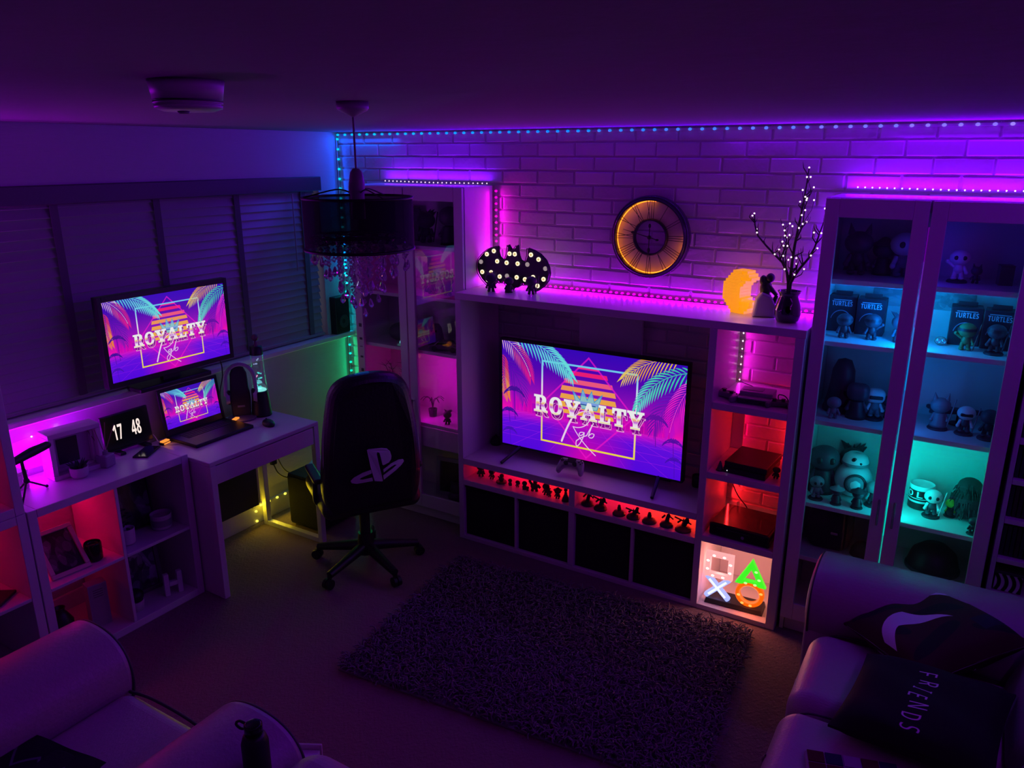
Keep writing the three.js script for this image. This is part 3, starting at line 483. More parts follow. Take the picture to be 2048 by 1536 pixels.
/* ---------- wall clock ---------- */
{
  const t = thing('wall_clock', 'round skeleton wall clock with roman numerals and amber backlight', 'clock', [2.142, 1.783, 0.012]);
  const ringG = (pts) => xf(lathe(pts, 0, 0, 0, 72), 0, 0, 0, PI / 2);
  const rim = M(0.06, 0.05, 0.07, 0.25, { metalness: 0.6 });
  part(t, 'outer_rim', ringG([[0.183, 0.002], [0.183, 0.046], [0.186, 0.052], [0.193, 0.05], [0.197, 0.042], [0.203, 0.044], [0.208, 0.038], [0.209, 0.004], [0.206, 0.0], [0.183, 0.002]]), rim);
  part(t, 'dial_plate', ringG([[0.089, 0.003], [0.183, 0.003], [0.183, 0.007], [0.089, 0.007], [0.089, 0.003]]), M(0.62, 0.5, 0.45, 0.8));
  part(t, 'inner_rim', ringG([[0.083, 0.004], [0.083, 0.03], [0.087, 0.035], [0.093, 0.03], [0.093, 0.004], [0.083, 0.004]]), rim);
  const num = [['I', 1], ['II', 2], ['III', 3], ['IIII', 4], ['V', 5], ['VI', 6], ['VII', 7], ['VIII', 8], ['IX', 9], ['X', 10], ['XI', 11], ['XII', 12]];
  for (const [n, h] of num) {
    const st = [], wd = { I: 0.013, V: 0.022, X: 0.022 }; let tot = [...n].reduce((s, c) => s + wd[c], 0), x = -tot / 2;
    for (const c of n) { const w = wd[c], m = x + w / 2; if (c === 'I') st.push([m, m]); if (c === 'V') st.push([m - 0.009, m], [m + 0.009, m]); if (c === 'X') st.push([m - 0.009, m + 0.009], [m + 0.009, m - 0.009]); x += w; }
    const g = cat(st.map(([a, b]) => bar([a, 0.184, 0.032], [b * 0.75, 0.091, 0.028], 0.0017, 0.0015, 5))); part(t, 'numeral', g, rim, 0, 0, 0, 0, 0, -h * PI / 6);
  }
  part(t, 'minute_hand', cat(bar([0, 0, 0.034], [-0.145, 0.035, 0.034], 0.003, 0.0012, 6), sph(0.009, -0.09, 0.0215, 0.034, 1.3, 0.8, 0.3), bar([0, 0, 0.034], [0.045, -0.012, 0.034], 0.003, 0.002, 6), sph(0.007, 0.042, -0.011, 0.034, 1.3, 0.8, 0.3)), black);
  part(t, 'hour_hand', cat(bar([0, 0, 0.036], [0.0, -0.1, 0.036], 0.003, 0.0015, 6), sph(0.01, 0, -0.065, 0.036, 0.8, 1.4, 0.3), bar([0, 0, 0.036], [0, 0.06, 0.036], 0.003, 0.002, 6), sph(0.009, 0, 0.058, 0.036, 0.8, 1.3, 0.3), sph(0.011, 0, 0, 0.036, 1, 1, 0.5)), black);
  part(t, 'light_ring', xf(new THREE.TorusGeometry(0.1805, 0.0022, 8, 80, 4.9), 0, 0, 0.02, 0, 0, 1.45), glow(C.amber, 3));
  for (let i = 0; i < 12; i++) { const a = 1.6 + i * 0.4; bulb([2.142 + Math.cos(a) * 0.168, 1.783 + Math.sin(a) * 0.168, 0.05], C.amber, i === 1 || i === 5 ? 0.002 : 0.0013, 1); }
}
/* ---------- bat-shaped marquee lamp ---------- */
{
  const t = thing('marquee_lamp', 'black bat-shaped marquee lamp with rows of small round bulbs', 'lamp', [1.41, 1.4705, 0.17], 0.0);
  const k = 0.46 / 1595, P = (p) => p.map(([a, b]) => [(a - 965) * k, (1165 - b) * k]);
  const out = P([[165, 780], [185, 660], [240, 580], [320, 500], [430, 420], [560, 372], [640, 362], [640, 460], [672, 560], [740, 608], [808, 590], [848, 500], [862, 400], [872, 318], [940, 410], [990, 410], [1072, 315], [1082, 400], [1098, 500], [1135, 590], [1200, 618], [1268, 590], [1302, 480], [1300, 360], [1420, 390], [1560, 455], [1680, 560], [1742, 680], [1765, 800], [1735, 930], [1650, 1040], [1540, 1120], [1440, 1165], [1400, 1085], [1340, 1040], [1290, 1010], [1235, 1052], [1172, 980], [1155, 1060], [1060, 1110], [1000, 1120], [965, 1165], [930, 1120], [860, 1110], [812, 1060], [798, 960], [690, 1060], [612, 980], [590, 1060], [480, 1155], [390, 1110], [275, 1010], [195, 900]]);
  part(t, 'body', ext(shapeOf(out), 0.018, 0.003), black);
  const rimG = []; for (let i = 0; i < out.length; i++) { const a = out[i], b = out[(i + 1) % out.length]; rimG.push(bar([a[0], a[1], 0.0], [b[0], b[1], 0.0], 0.004, 0.004, 5), bar([a[0], a[1], 0.026], [b[0], b[1], 0.026], 0.0022, 0.0022, 5)); }
  part(t, 'rim', cat(rimG), charcoal);
  const ws = glow([1, 0.86, 0.6], 1.25), dim = glow([0.9, 0.7, 0.75], 0.35);
  for (const [a, b, off] of [[400, 520], [560, 450], [262, 675, 1], [290, 870], [418, 1015], [635, 640], [848, 655], [912, 480], [1030, 480], [1092, 655], [1305, 655, 1], [1382, 470], [1545, 545], [1690, 705, 1], [1655, 905], [1528, 1040], [1430, 885], [1072, 915], [690, 930], [495, 865], [855, 905, 1], [1255, 940]]) {
    const [[x, y]] = P([[a, b]]), bl = new THREE.Group(); bl.name = 'bulb'; bl.position.set(x, y, 0.018); t.add(bl);
    part(bl, 'bulb_ring', xf(lathe([[0.006, 0], [0.0122, 0], [0.0122, 0.004], [0.009, 0.006], [0.006, 0.002]], 0, 0, 0, 16), 0, 0, 0, PI / 2), off ? dim : ws); part(bl, 'bulb_core', sph(0.0065, 0, 0, 0.004, 1, 1, 0.8, 10), off ? dim : glow([1, 0.7, 0.25], 0.7));
  }
  for (const [x, y, i] of [[1.235, 1.56, 0.005], [1.55, 1.6, 0.006], [1.33, 1.52, 0.003]]) bulb([x, y, 0.155], [1, 0.72, 0.5], i, 0.5);
}
/* ---------- blocky crescent lamp ---------- */
{
  const t = thing('block_lamp', 'glowing orange-yellow lamp built of stepped blocks beside the vase', 'lamp', [2.668, 1.4705, 0.16], -0.35);
  const gs = [], n = 14, u = 0.2 / n;
  for (let j = 0; j < n; j++) for (let i = 0; i < n; i++) {
    const x = i - (n - 1) / 2, y = j - (n - 1) / 2, r = Math.hypot(x, y); if (r > n / 2) continue;
    if (Math.hypot(x - 5.4, (y - 0.4) * 1.15) < 4.5) continue;
    const d = 0.09 - 0.004 * Math.max(0, r - 3) - (x > 1 ? 0.01 * (j % 2) : 0);
    gs.push(box(u * 1.0, u * 1.0, d, x * u * 0.86, 0.1 + y * u, 0, 0.001));
  }
  part(t, 'blocks', cat(gs), new THREE.MeshStandardMaterial({ color: new THREE.Color().setRGB(0.5, 0.18, 0.005), roughness: 0.5, emissive: new THREE.Color().setRGB(1, 0.34, 0.0), emissiveIntensity: 0.8 }));
  bulb([2.69, 1.54, 0.26], [1, 0.4, 0.04], 0.01, 2);
}
/* ---------- statue, vase, lit branches ---------- */
{
  const t = thing('figurine', 'stylised couple sculpture with dark top and pale base behind the vase', 'figurine', [2.785, 1.4705, 0.2], 0.3);
  const pale = M(0.42, 0.4, 0.44, 0.5);
  part(t, 'pale_base', cat(xf(ext(shapeOf([[-0.055, 0], [0.045, 0], [0.05, 0.05], [0.02, 0.1], [-0.02, 0.115], [-0.045, 0.08]]), 0.07, 0.012, 3), 0, 0, -0.035)), pale);
  part(t, 'dark_figure', cat(sph(0.028, -0.004, 0.13, 0, 0.95, 1.5, 0.9), sph(0.02, 0.012, 0.178, 0.004, 1, 1.1, 1), sph(0.016, -0.018, 0.165, -0.004, 1, 1.5, 1), bar([0.0, 0.15, 0.01], [0.045, 0.1, 0.012], 0.012, 0.008), bar([0.045, 0.1, 0.012], [0.03, 0.05, 0.02], 0.009, 0.012)), black);
}
{
  const t = thing('vase', 'glossy dark vase with an oval opening at the end of the shelf', 'vase', [2.902, 1.4705, 0.27]);
  const prof = [[0, 0], [0.042, 0], [0.05, 0.01], [0.057, 0.035], [0.057, 0.06], [0.048, 0.092], [0.04, 0.112], [0.042, 0.122], [0.052, 0.138], [0.047, 0.138], [0.036, 0.12], [0.034, 0.105], [0, 0.1]];
  const A = new Brush(lathe(prof, 0, 0, 0, 48)), B = new Brush(xf(cyl(0.0115, 0.0115, 0.2, 0, -0.1, 0, 32).scale(1, 1, 1.45), 0.0, 0.062, 0, PI / 2)); B.rotation.y = 0.2; A.updateMatrixWorld(); B.updateMatrixWorld();
  const e = new Evaluator(); e.useGroups = false; e.attributes = ['position', 'normal', 'uv'];
  const c = e.evaluate(A, B, SUBTRACTION);
  part(t, 'body', c.geometry, new THREE.MeshPhysicalMaterial({ color: new THREE.Color().setRGB(0.02, 0.014, 0.03), roughness: 0.12, clearcoat: 0.6 }));
}
{
  const t = thing('lit_branches', 'bare twigs with tiny white lights standing in the dark vase', 'branches', [2.895, 1.575, 0.262]);
  const bark = M(0.03, 0.022, 0.025, 0.85), led = glow([1, 0.7, 0.9], 3), g3 = sph(0.0036, 0, 0, 0, 1, 1, 1, 8);
  const twig = (name, pts, r0, leds) => {
    const crv = new THREE.CatmullRomCurve3(pts.map((p) => new THREE.Vector3(...p))), gs = []; const N = 9;
    for (let i = 0; i < N; i++) { const a = crv.getPoint(i / N), b = crv.getPoint((i + 1) / N); gs.push(bar(a.toArray(), b.toArray(), r0 * (1 - 0.75 * i / N), r0 * (1 - 0.75 * (i + 1) / N), 7)); }
    for (let i = 2; i < 9; i++) for (let q = 0; q < 2; q++) { const a = crv.getPoint((i + R() * 0.6) / N), d = new THREE.Vector3(rr(-1, 1), rr(0.3, 1.2), rr(-0.5, 0.5)).normalize(), l = rr(0.025, 0.07) * (1.2 - i / 14), b = a.clone().addScaledVector(d, l), c2 = b.clone().add(new THREE.Vector3(rr(-0.01, 0.01), l * 0.6, rr(-0.01, 0.01))); gs.push(bar(a.toArray(), b.toArray(), r0 * 0.35, r0 * 0.25, 5), bar(b.toArray(), c2.toArray(), r0 * 0.25, 0.0006, 5)); if (leds && (i + q) % 3 === 0) part(t, 'light', g3, led, c2.x, c2.y, c2.z); if (leds && q && i % 2) part(t, 'light', g3, led, a.x + rr(-0.008, 0.008), a.y, a.z + 0.008); }
    part(t, name, cat(gs), bark);
    if (leds) part(t, 'light', g3, led, ...pts[pts.length - 1]);
  };
  twig('branch', [[0, -0.06, 0], [-0.004, 0.06, 0], [-0.03, 0.14, -0.01], [-0.1, 0.2, -0.03], [-0.17, 0.27, -0.04], [-0.19, 0.36, -0.04]], 0.0085, 1);
  twig('branch', [[0.004, -0.06, 0], [0.0, 0.08, -0.01], [0.0, 0.2, -0.02], [0.012, 0.33, -0.02], [0.02, 0.43, -0.03], [0.025, 0.56, -0.04]], 0.0095, 1);
  twig('branch', [[0.008, -0.06, 0.004], [0.004, 0.06, 0.005], [0.03, 0.12, 0.01], [0.08, 0.2, 0.0], [0.1, 0.28, -0.01], [0.115, 0.36, -0.03]], 0.0085, 1);
  twig('branch', [[-0.02, 0.12, -0.01], [-0.04, 0.18, 0.0], [-0.03, 0.25, 0], [-0.05, 0.32, 0.01]], 0.005, 1);
  twig('branch', [[0.004, 0.25, -0.02], [0.03, 0.32, 0], [0.035, 0.4, 0.01], [0.06, 0.48, 0.0]], 0.004, 1);
}
/* ---------- glowing symbol lamp in the lowest column cube ---------- */
{
  const t = thing('symbol_lamp', 'glowing square, triangle, cross and circle lamps on one black base', 'lamp', [2.802, 0.0265, 0.33], 0.06);
  part(t, 'base', ext(shapeOf([[-0.142, 0], [0.142, 0], [0.135, 0.028], [-0.135, 0.028]]), 0.1, 0.003).translate(0, 0, -0.05), black);
  const D = 0.03, fr = (o, i) => { const s = shapeOf(o); s.holes.push(new THREE.Path(i.map((p) => new THREE.Vector2(...p)))); return ext(s, D, 0.005, 2).translate(0, 0, -D / 2); };
  const sq = (c, h) => [[c[0] - h, c[1] - h], [c[0] + h, c[1] - h], [c[0] + h, c[1] + h], [c[0] - h, c[1] + h]];
  const spots = (pts, m, p) => part(p, 'hot_spot', cat(pts.map(([x, y]) => sph(0.0065, x, y, 0.0165, 1.3, 1, 0.25, 8))), m);
  const hot = glow([1, 0.95, 0.9], 1.4);
  const s1 = part(t, 'square_tube', fr(sq([-0.083, 0.188], 0.068), sq([-0.083, 0.188], 0.043)), glow([1, 0.42, 0.42], 1.0), 0, 0.022, 0.028); spots([[-0.11, 0.243], [-0.06, 0.243], [-0.11, 0.133], [-0.06, 0.133], [-0.138, 0.21], [-0.138, 0.165], [-0.028, 0.21], [-0.028, 0.165]], hot, s1);
  const s2 = part(t, 'triangle_tube', fr([[0, 0.123], [0.148, 0.123], [0.074, 0.262]].map(([x, y]) => [x - 0.002, y]), [[0.04, 0.147], [0.104, 0.147], [0.072, 0.208]]), glow([0.05, 0.95, 0.02], 0.95), 0, 0.022, 0.028); spots([[0.05, 0.135], [0.095, 0.135], [0.112, 0.165], [0.095, 0.205]], glow([0.5, 1, 0.3], 1.1), s2);
  const bx = (a) => xf(box(0.024, 0.165, D, 0, 0, 0, 0.006, 2), 0, 0, 0, 0, 0, a); const s3 = part(t, 'cross_tube', cat(bx(0.78), bx(-0.78)), glow([0.36, 0.42, 1], 1.2), -0.083, 0.09, 0.028); part(s3, 'hot_spot', cat(xf(box(0.012, 0.12, 0.004, 0, 0, 0.0155, 0.001), 0, 0, 0, 0, 0, 0.78), xf(box(0.012, 0.12, 0.004, 0, 0, 0.0155, 0.001), 0, 0, 0, 0, 0, -0.78)), glow([0.85, 0.88, 1], 1.1));
  const s4 = part(t, 'circle_tube', xf(lathe([[0.046, -0.012], [0.052, -0.016], [0.064, -0.016], [0.069, -0.01], [0.069, 0.01], [0.064, 0.016], [0.052, 0.016], [0.046, 0.012], [0.046, -0.012]], 0, 0, 0, 48), 0, 0, 0, PI / 2), glow([1, 0.13, 0.0], 0.95), 0.072, 0.096, 0.028); spots([[-0.05, -0.01], [-0.03, -0.05], [0.01, -0.056], [0.055, 0.02]], glow([1, 0.5, 0.1], 1.2), s4);
  bulb([2.72, 0.22, 0.35], [1, 0.24, 0.2], 0.11, 2); bulb([2.72, 0.1, 0.36], [0.4, 0.3, 1], 0.016, 2); bulb([2.875, 0.1, 0.36], [1, 0.15, 0.07], 0.08, 2); bulb([2.875, 0.2, 0.35], [0.3, 0.8, 0.2], 0.004, 2);
}
/* ---------- consoles and controllers ---------- */
function controller(label, pos, ry, m, tilt = 0, s = 1, cable) {
  const t = thing('game_controller', label, 'game controller', pos, ry), q = new THREE.Group();
  const sh = new THREE.Shape(); sh.moveTo(-0.045, 0.03); sh.bezierCurveTo(-0.07, 0.032, -0.075, 0.01, -0.08, -0.03); sh.bezierCurveTo(-0.086, -0.07, -0.06, -0.075, -0.052, -0.05); sh.bezierCurveTo(-0.045, -0.028, -0.03, -0.022, 0, -0.022); sh.bezierCurveTo(0.03, -0.022, 0.045, -0.028, 0.052, -0.05); sh.bezierCurveTo(0.06, -0.075, 0.086, -0.07, 0.08, -0.03); sh.bezierCurveTo(0.075, 0.01, 0.07, 0.032, 0.045, 0.03); sh.closePath();
  const f = (g) => xf(g.scale(s, s, s), 0, 0.012 * s + Math.abs(Math.sin(tilt)) * 0.07 * s, 0, -PI / 2 + tilt);
  part(t, 'shell', f(ext(sh, 0.034, 0.012, 3).translate(0, 0, -0.01)), m);
  part(t, 'touch_pad', f(box(0.05, 0.026, 0.004, 0, 0.014, 0.024)), charcoal);
  for (const k of [-1, 1]) part(t, 'stick', f(cat(xf(cyl(0.009, 0.011, 0.012, 0, 0, 0, 14), k * 0.026, -0.01, 0.024, PI / 2), xf(cyl(0.013, 0.013, 0.003, 0, 0, 0, 14), k * 0.026, -0.01, 0.037, PI / 2))), black);
  part(t, 'buttons', f(cat([[0.056, 0.022], [0.056, 0.0], [0.045, 0.011], [0.067, 0.011]].map(([x, y]) => sph(0.0045, x, y, 0.025, 1, 1, 0.5, 8)))), charcoal);
  part(t, 'direction_pad', f(cat(box(0.022, 0.007, 0.006, -0.056, 0.011, 0.025), box(0.007, 0.022, 0.006, -0.056, 0.011, 0.025))), charcoal);
  if (cable) part(t, 'cable', tube(cable, 0.0025, 30), black);
}
controller('pale game controller propped up in front of the television', [1.863, 0.5125, 0.305], 0.12, M(0.3, 0.28, 0.32, 0.4), 0.75, 0.95);
controller('dark game controller with looped cable right of the small retro console', [2.915, 1.0885, 0.33], 0.3, M(0.1, 0.09, 0.11, 0.5), 0, 0.75, [[0, 0.02, -0.02], [0.0, 0.045, -0.03], [0.025, 0.05, 0.0], [0.04, 0.03, 0.01], [0.03, 0.01, 0.03]]);
controller('grey controller lying left of the small retro console', [2.685, 1.0885, 0.32], -0.5, M(0.2, 0.18, 0.22, 0.5), 0, 0.85);
{
  const t = thing('game_console', 'small boxy grey retro console on the top column shelf', 'game console', [2.81, 1.0885, 0.3], 0.05);
  part(t, 'case', cat(box(0.15, 0.03, 0.14, 0, 0.015, 0, 0.004), box(0.15, 0.02, 0.1, 0, 0.039, -0.02, 0.004)), M(0.28, 0.26, 0.3, 0.5));
  part(t, 'lower_front', box(0.148, 0.022, 0.01, 0, 0.014, 0.068), charcoal); part(t, 'flap', box(0.09, 0.003, 0.05, -0.02, 0.05, -0.02, 0.001), greyP);
  for (const x of [-0.03, 0.03]) part(t, 'controller_port', box(0.018, 0.012, 0.006, x, 0.014, 0.073), black);
}
{
  const t = thing('game_console', 'slim matte black console on the middle column shelf', 'game console', [2.81, 0.7405, 0.27], -0.06), s = shapeOf([[-0.1, 0], [0.1, 0], [0.092, 0.05], [-0.108, 0.05]]);
  part(t, 'lower_half', xf(box(0.2, 0.026, 0.24, 0, 0.013, 0, 0.003), 0, 0, 0), black); part(t, 'upper_half', box(0.2, 0.026, 0.24, 0.003, 0.043, -0.006, 0.003), black); part(t, 'seam', box(0.196, 0.006, 0.234, 0, 0.029, -0.002, 0.001), blackGloss);
  part(t, 'power_light', box(0.004, 0.004, 0.002, -0.08, 0.012, 0.1205, 0.0005), glow([0.9, 0.9, 1], 1.2));
}
{
  const t = thing('game_console', 'wide glossy black console on the lowest column shelf', 'game console', [2.812, 0.4065, 0.27], -0.04);
  part(t, 'case', box(0.29, 0.06, 0.26, 0, 0.034, 0, 0.006, 3), blackGloss); part(t, 'top_panel', box(0.27, 0.004, 0.245, 0, 0.065, 0, 0.002), blackGloss); part(t, 'disc_slot', box(0.16, 0.004, 0.002, -0.03, 0.046, 0.13, 0.0005), charcoal); part(t, 'badge', xf(cyl(0.008, 0.008, 0.002), 0.02, 0.025, 0.13, PI / 2), greyP);
  part(t, 'foot', cat(box(0.26, 0.006, 0.2, 0, 0.003, 0)), black);
}
one('power_cable', 'thin black cable running down behind the glossy console', 'cable', tube([[2.655, 0.6, 0.03], [2.67, 0.55, 0.05], [2.71, 0.5, 0.08], [2.76, 0.46, 0.1], [2.78, 0.44, 0.12]], 0.003, 30), black);
one('power_cable', 'thin cable looping to the back of the small retro console', 'cable', tube([[2.655, 1.11, 0.03], [2.68, 1.1, 0.06], [2.74, 1.105, 0.12], [2.78, 1.11, 0.2]], 0.0025, 30), black);

/* ---------- rug ---------- */
{
  const t = thing('rug', 'grey shaggy rug in front of the television unit', 'rug', [2.19, 0, 1.118], 0.0945);
  const W = 1.6, D = 1.07, wool = M(0.2, 0.18, 0.19, 0.95); part(t, 'backing', box(W, 0.012, D, 0, 0.006, 0, 0.004), wool);
  const strand = (k) => { const g = tube([[0, 0, 0], [0.004 * k, 0.016, 0.002], [0.014 * k, 0.026, 0.004], [0.027 * k, 0.027, 0.002]], 0.0026, 4, 4); return g; };
  const n = 15000, im = [strand(1), strand(-0.8), strand(1.25)].map((g, v) => { const m = new THREE.InstancedMesh(g, M([0.2, 0.24, 0.16][v], [0.18, 0.22, 0.145][v], [0.19, 0.23, 0.155][v], 0.95), n / 3); m.name = 'pile'; m.userData.kind = 'stuff'; m.castShadow = m.receiveShadow = true; t.add(m); return m; });
  const d = new THREE.Object3D();
  for (let i = 0; i < n; i++) { d.position.set(rr(-W / 2, W / 2), 0.01, rr(-D / 2, D / 2)); d.rotation.set(rr(-0.35, 0.35), R() * 2 * PI, rr(-0.3, 0.3)); d.scale.setScalar(rr(0.8, 1.3)); d.updateMatrix(); im[i % 3].setMatrixAt(i / 3 | 0, d.matrix); }
}
/* ---------- sofas ---------- */
const rollProfile = (w, h, r) => { const s = new THREE.Shape(); s.moveTo(-w / 2 + 0.03, 0.04); s.lineTo(-w / 2 + 0.02, h - r * 1.2); s.bezierCurveTo(-w / 2 - 0.04, h - r * 0.5, -w / 2 + 0.02, h, 0, h); s.bezierCurveTo(w / 2 - 0.02, h, w / 2 + 0.04, h - r * 0.5, w / 2 - 0.02, h - r * 1.2); s.lineTo(w / 2 - 0.03, 0.04); s.closePath(); return s; };
const puff = (w, h, d, r, crown) => { const g = new RoundedBoxGeometry(w, h, d, 6, r), p = g.attributes.position; for (let i = 0; i < p.count; i++) { const x = p.getX(i) / (w / 2), z = p.getZ(i) / (d / 2); if (p.getY(i) > 0) p.setY(i, p.getY(i) + crown * (1 - x * x) * (1 - z * z)); } g.computeVertexNormals(); return g; };
{
  const t = thing('sofa', 'cream leather sofa along the right wall with two patterned cushions', 'sofa', [0, 0, 0]);
  const arm = ext(rollProfile(0.36, 0.65, 0.2), 0.98, 0.03, 4, 24);
  part(t, 'arm', xf(arm, 3.225, 0, 0.82, 0, PI / 2, 0), cream);
  const pp = rollProfile(0.352, 0.643, 0.2).getPoints(16).map((p) => [3.2275 + 0.012, p.y, 0.82 - p.x]); part(t, 'arm_piping', tube(pp.slice(1, -1), 0.005, 80, 6), piping);
  part(t, 'frame', box2(3.32, 4.25, 0.05, 0.24, 1.0, 2.62, 0.02, 3), cream);
  for (const [a, b] of [[1.005, 1.49], [1.5, 2.1], [2.11, 2.62]]) {
    part(t, 'seat_cushion', xf(puff(0.7, 0.22, b - a, 0.075, 0.018), 3.615, 0.345, (a + b) / 2), cream);
    part(t, 'cushion_piping', tube([[3.268, 0.3, a + 0.03], [3.268, 0.3, b - 0.03]], 0.005, 20, 6), piping);
    part(t, 'cushion_piping', tube([[3.28, 0.36, a + 0.012], [3.33, 0.43, a + 0.012], [3.42, 0.448, a + 0.012], [3.6, 0.452, a + 0.012], [3.88, 0.452, a + 0.012]], 0.004, 30, 6), piping);
    const wr = []; for (let k = 0; k < 9; k++) { const z = a + 0.05 + (b - a - 0.1) * k / 8, y = rr(0.27, 0.38); wr.push(tube([[3.27, y - 0.02, z], [3.262, y + 0.01, z + rr(-0.02, 0.02)], [3.272, y + 0.035, z + rr(-0.03, 0.03)]], 0.005, 8, 5)); }
    part(t, 'front_gathers', cat(wr), cream);
  }
  for (const [a, b] of [[1.0, 1.52], [1.53, 2.1], [2.11, 2.62]]) part(t, 'back_cushion', xf(puff(0.24, 0.5, b - a, 0.08, 0.02), 4.06, 0.62, (a + b) / 2, 0, 0, -0.3), cream);
  part(t, 'back_frame', box2(4.15, 4.36, 0.05, 0.85, 0.64, 2.62, 0.05, 4), cream);
}
const pillow = (w, h, th) => { const g = new THREE.BoxGeometry(w, th, h, 18, 4, 18), p = g.attributes.position; for (let i = 0; i < p.count; i++) { const x = p.getX(i) / (w / 2), z = p.getZ(i) / (h / 2), k = Math.pow(Math.max(0, (1 - x ** 4) * (1 - z ** 4)), 0.55); p.setY(i, p.getY(i) * (0.06 + 0.94 * k) + 0.006 * Math.sin(x * 7 + z * 4) * k); const pin = 1 - 0.05 * (1 - x * x) * Math.abs(z) ** 3 , pin2 = 1 - 0.05 * (1 - z * z) * Math.abs(x) ** 3; p.setZ(i, p.getZ(i) * pin); p.setX(i, p.getX(i) * pin2); } g.computeVertexNormals(); return g; };
{
  const tex = canvasTex(512, 512, (c) => { c.fillStyle = '#07070b'; c.fillRect(0, 0, 512, 512); c.strokeStyle = '#e8e6ee'; c.fillStyle = '#e8e6ee'; c.textAlign = 'center'; c.textBaseline = 'middle'; c.save(); c.translate(256, 262); c.scale(0.82, 1.3); c.font = '66px sans-serif'; [...'FRIENDS'].forEach((k, i) => c.fillText(k, -150 + i * 66, [4, -6, 2, 6, -4, 5, 0][i])); c.restore(); });
  const m = [blackFab, blackFab, new THREE.MeshStandardMaterial({ map: tex, roughness: 0.9 }), blackFab, blackFab, blackFab], g = pillow(0.44, 0.44, 0.13);
  const t = thing('cushion', 'black cushion with FRIENDS in white hand lettering, on the sofa', 'cushion', [3.665, 0.535, 1.44]);
  const o = part(t, 'cover', g, m[2]); o.material = m; o.rotation.order = 'YXZ'; o.rotation.set(0.0, -PI / 2 - 0.12, 0); t.rotation.set(0, 0, 0.1);
}
{
  const tex = canvasTex(512, 512, (c) => { c.fillStyle = '#3a0810'; c.fillRect(0, 0, 512, 512); c.fillStyle = '#0a0608'; for (const [x, y, w, h, a] of [[120, 80, 220, 50, 0.4], [300, 220, 260, 60, 0.2], [180, 380, 300, 70, -0.3], [420, 420, 160, 60, 0.6], [90, 250, 120, 60, 1]]) { c.save(); c.translate(x, y); c.rotate(a); c.beginPath(); c.ellipse(0, 0, w / 2, h / 2, 0, 0, 7); c.fill(); c.restore(); } c.fillStyle = '#d8d4e4'; c.beginPath(); c.moveTo(20, 250); c.quadraticCurveTo(60, 150, 190, 160); c.quadraticCurveTo(250, 230, 330, 300); c.quadraticCurveTo(180, 250, 110, 240); c.quadraticCurveTo(70, 250, 20, 330); c.fill(); c.beginPath(); c.moveTo(260, 20); c.quadraticCurveTo(330, 90, 490, 130); c.lineTo(500, 170); c.quadraticCurveTo(340, 130, 250, 40); c.fill(); c.fillStyle = '#1a0a30'; c.fillRect(380, 330, 130, 90); });
  const t = thing('cushion', 'dark red cushion with black and white swoosh pattern behind the black one', 'cushion', [3.66, 0.57, 1.03], 0.75), m = new THREE.MeshStandardMaterial({ map: tex, roughness: 0.85 }), o = part(t, 'cover', pillow(0.42, 0.42, 0.13), m); o.rotation.set(-0.1, 0, 0.22);
}
{
  const t = thing('throw_blanket', 'folded patchwork throw on the sofa seat nearest the camera', 'blanket', [3.53, 0.462, 1.79], 0.3), cs = [M(0.08, 0.005, 0.01, 0.95), M(0.3, 0.26, 0.32, 0.95), M(0.015, 0.01, 0.06, 0.95)];
  part(t, 'fold', box(0.26, 0.02, 0.2, 0, 0.008, 0, 0.008, 2), cs[1]);
  for (let i = 0; i < 5; i++) for (let j = 0; j < 4; j++) part(t, 'patch', box(0.047, 0.004, 0.045, -0.1 + i * 0.05, 0.019, -0.075 + j * 0.05, 0.0015), cs[(i * 2 + j * 3 + (i * j) % 2) % 3]);
}
{
  const t = thing('armchair', 'cream leather armchair with rolled arms at the lower left', 'armchair', [0, 0, 0]);
  for (const x of [1.165, 1.985]) {
    part(t, 'arm', xf(ext(rollProfile(0.36, 0.625, 0.2), 0.9, 0.03, 4, 24), x, 0, 2.56), cream);
    part(t, 'arm_piping', tube(rollProfile(0.352, 0.618, 0.2).getPoints(16).map((p) => [x + p.x, p.y, 2.573]).slice(1, -1), 0.006, 80, 6), piping);
  }
  part(t, 'frame', box2(1.3, 1.8, 0.05, 0.25, 2.6, 3.4, 0.02, 3), cream);
  part(t, 'seat_cushion', xf(puff(0.46, 0.2, 0.82, 0.06, 0.02), 1.555, 0.345, 2.99), cream);
  part(t, 'cushion_piping', tube([[1.345, 0.43, 2.592], [1.45, 0.446, 2.588], [1.66, 0.446, 2.588], [1.765, 0.43, 2.592]], 0.006, 30, 6), piping);
  part(t, 'back', box2(1.0, 2.12, 0.05, 0.88, 3.4, 3.62, 0.09, 4), cream);
}
{
  const t = thing('throw_blanket', 'dark throw with pale zigzag lines over the armchair seat', 'blanket', [1.47, 0.455, 3.08], 0.15);
  const g = new THREE.PlaneGeometry(0.4, 0.4, 24, 24); g.rotateX(-PI / 2); const p = g.attributes.position; for (let i = 0; i < p.count; i++) p.setY(i, 0.022 + 0.008 * Math.sin(p.getX(i) * 30) * Math.cos(p.getZ(i) * 22)); g.computeVertexNormals();
  const tex = canvasTex(256, 256, (c) => { c.fillStyle = '#0a0812'; c.fillRect(0, 0, 256, 256); c.strokeStyle = '#5a5068'; c.lineWidth = 5; for (let j = 0; j < 4; j++) { c.beginPath(); for (let i = 0; i < 9; i++) c.lineTo(i * 32, 40 + j * 56 + (i % 2) * 34); c.stroke(); } });
  part(t, 'fabric', g, new THREE.MeshStandardMaterial({ map: tex, roughness: 0.95, side: THREE.DoubleSide })); part(t, 'fold', box(0.38, 0.02, 0.38, 0, 0.01, 0, 0.008), blackFab);
}
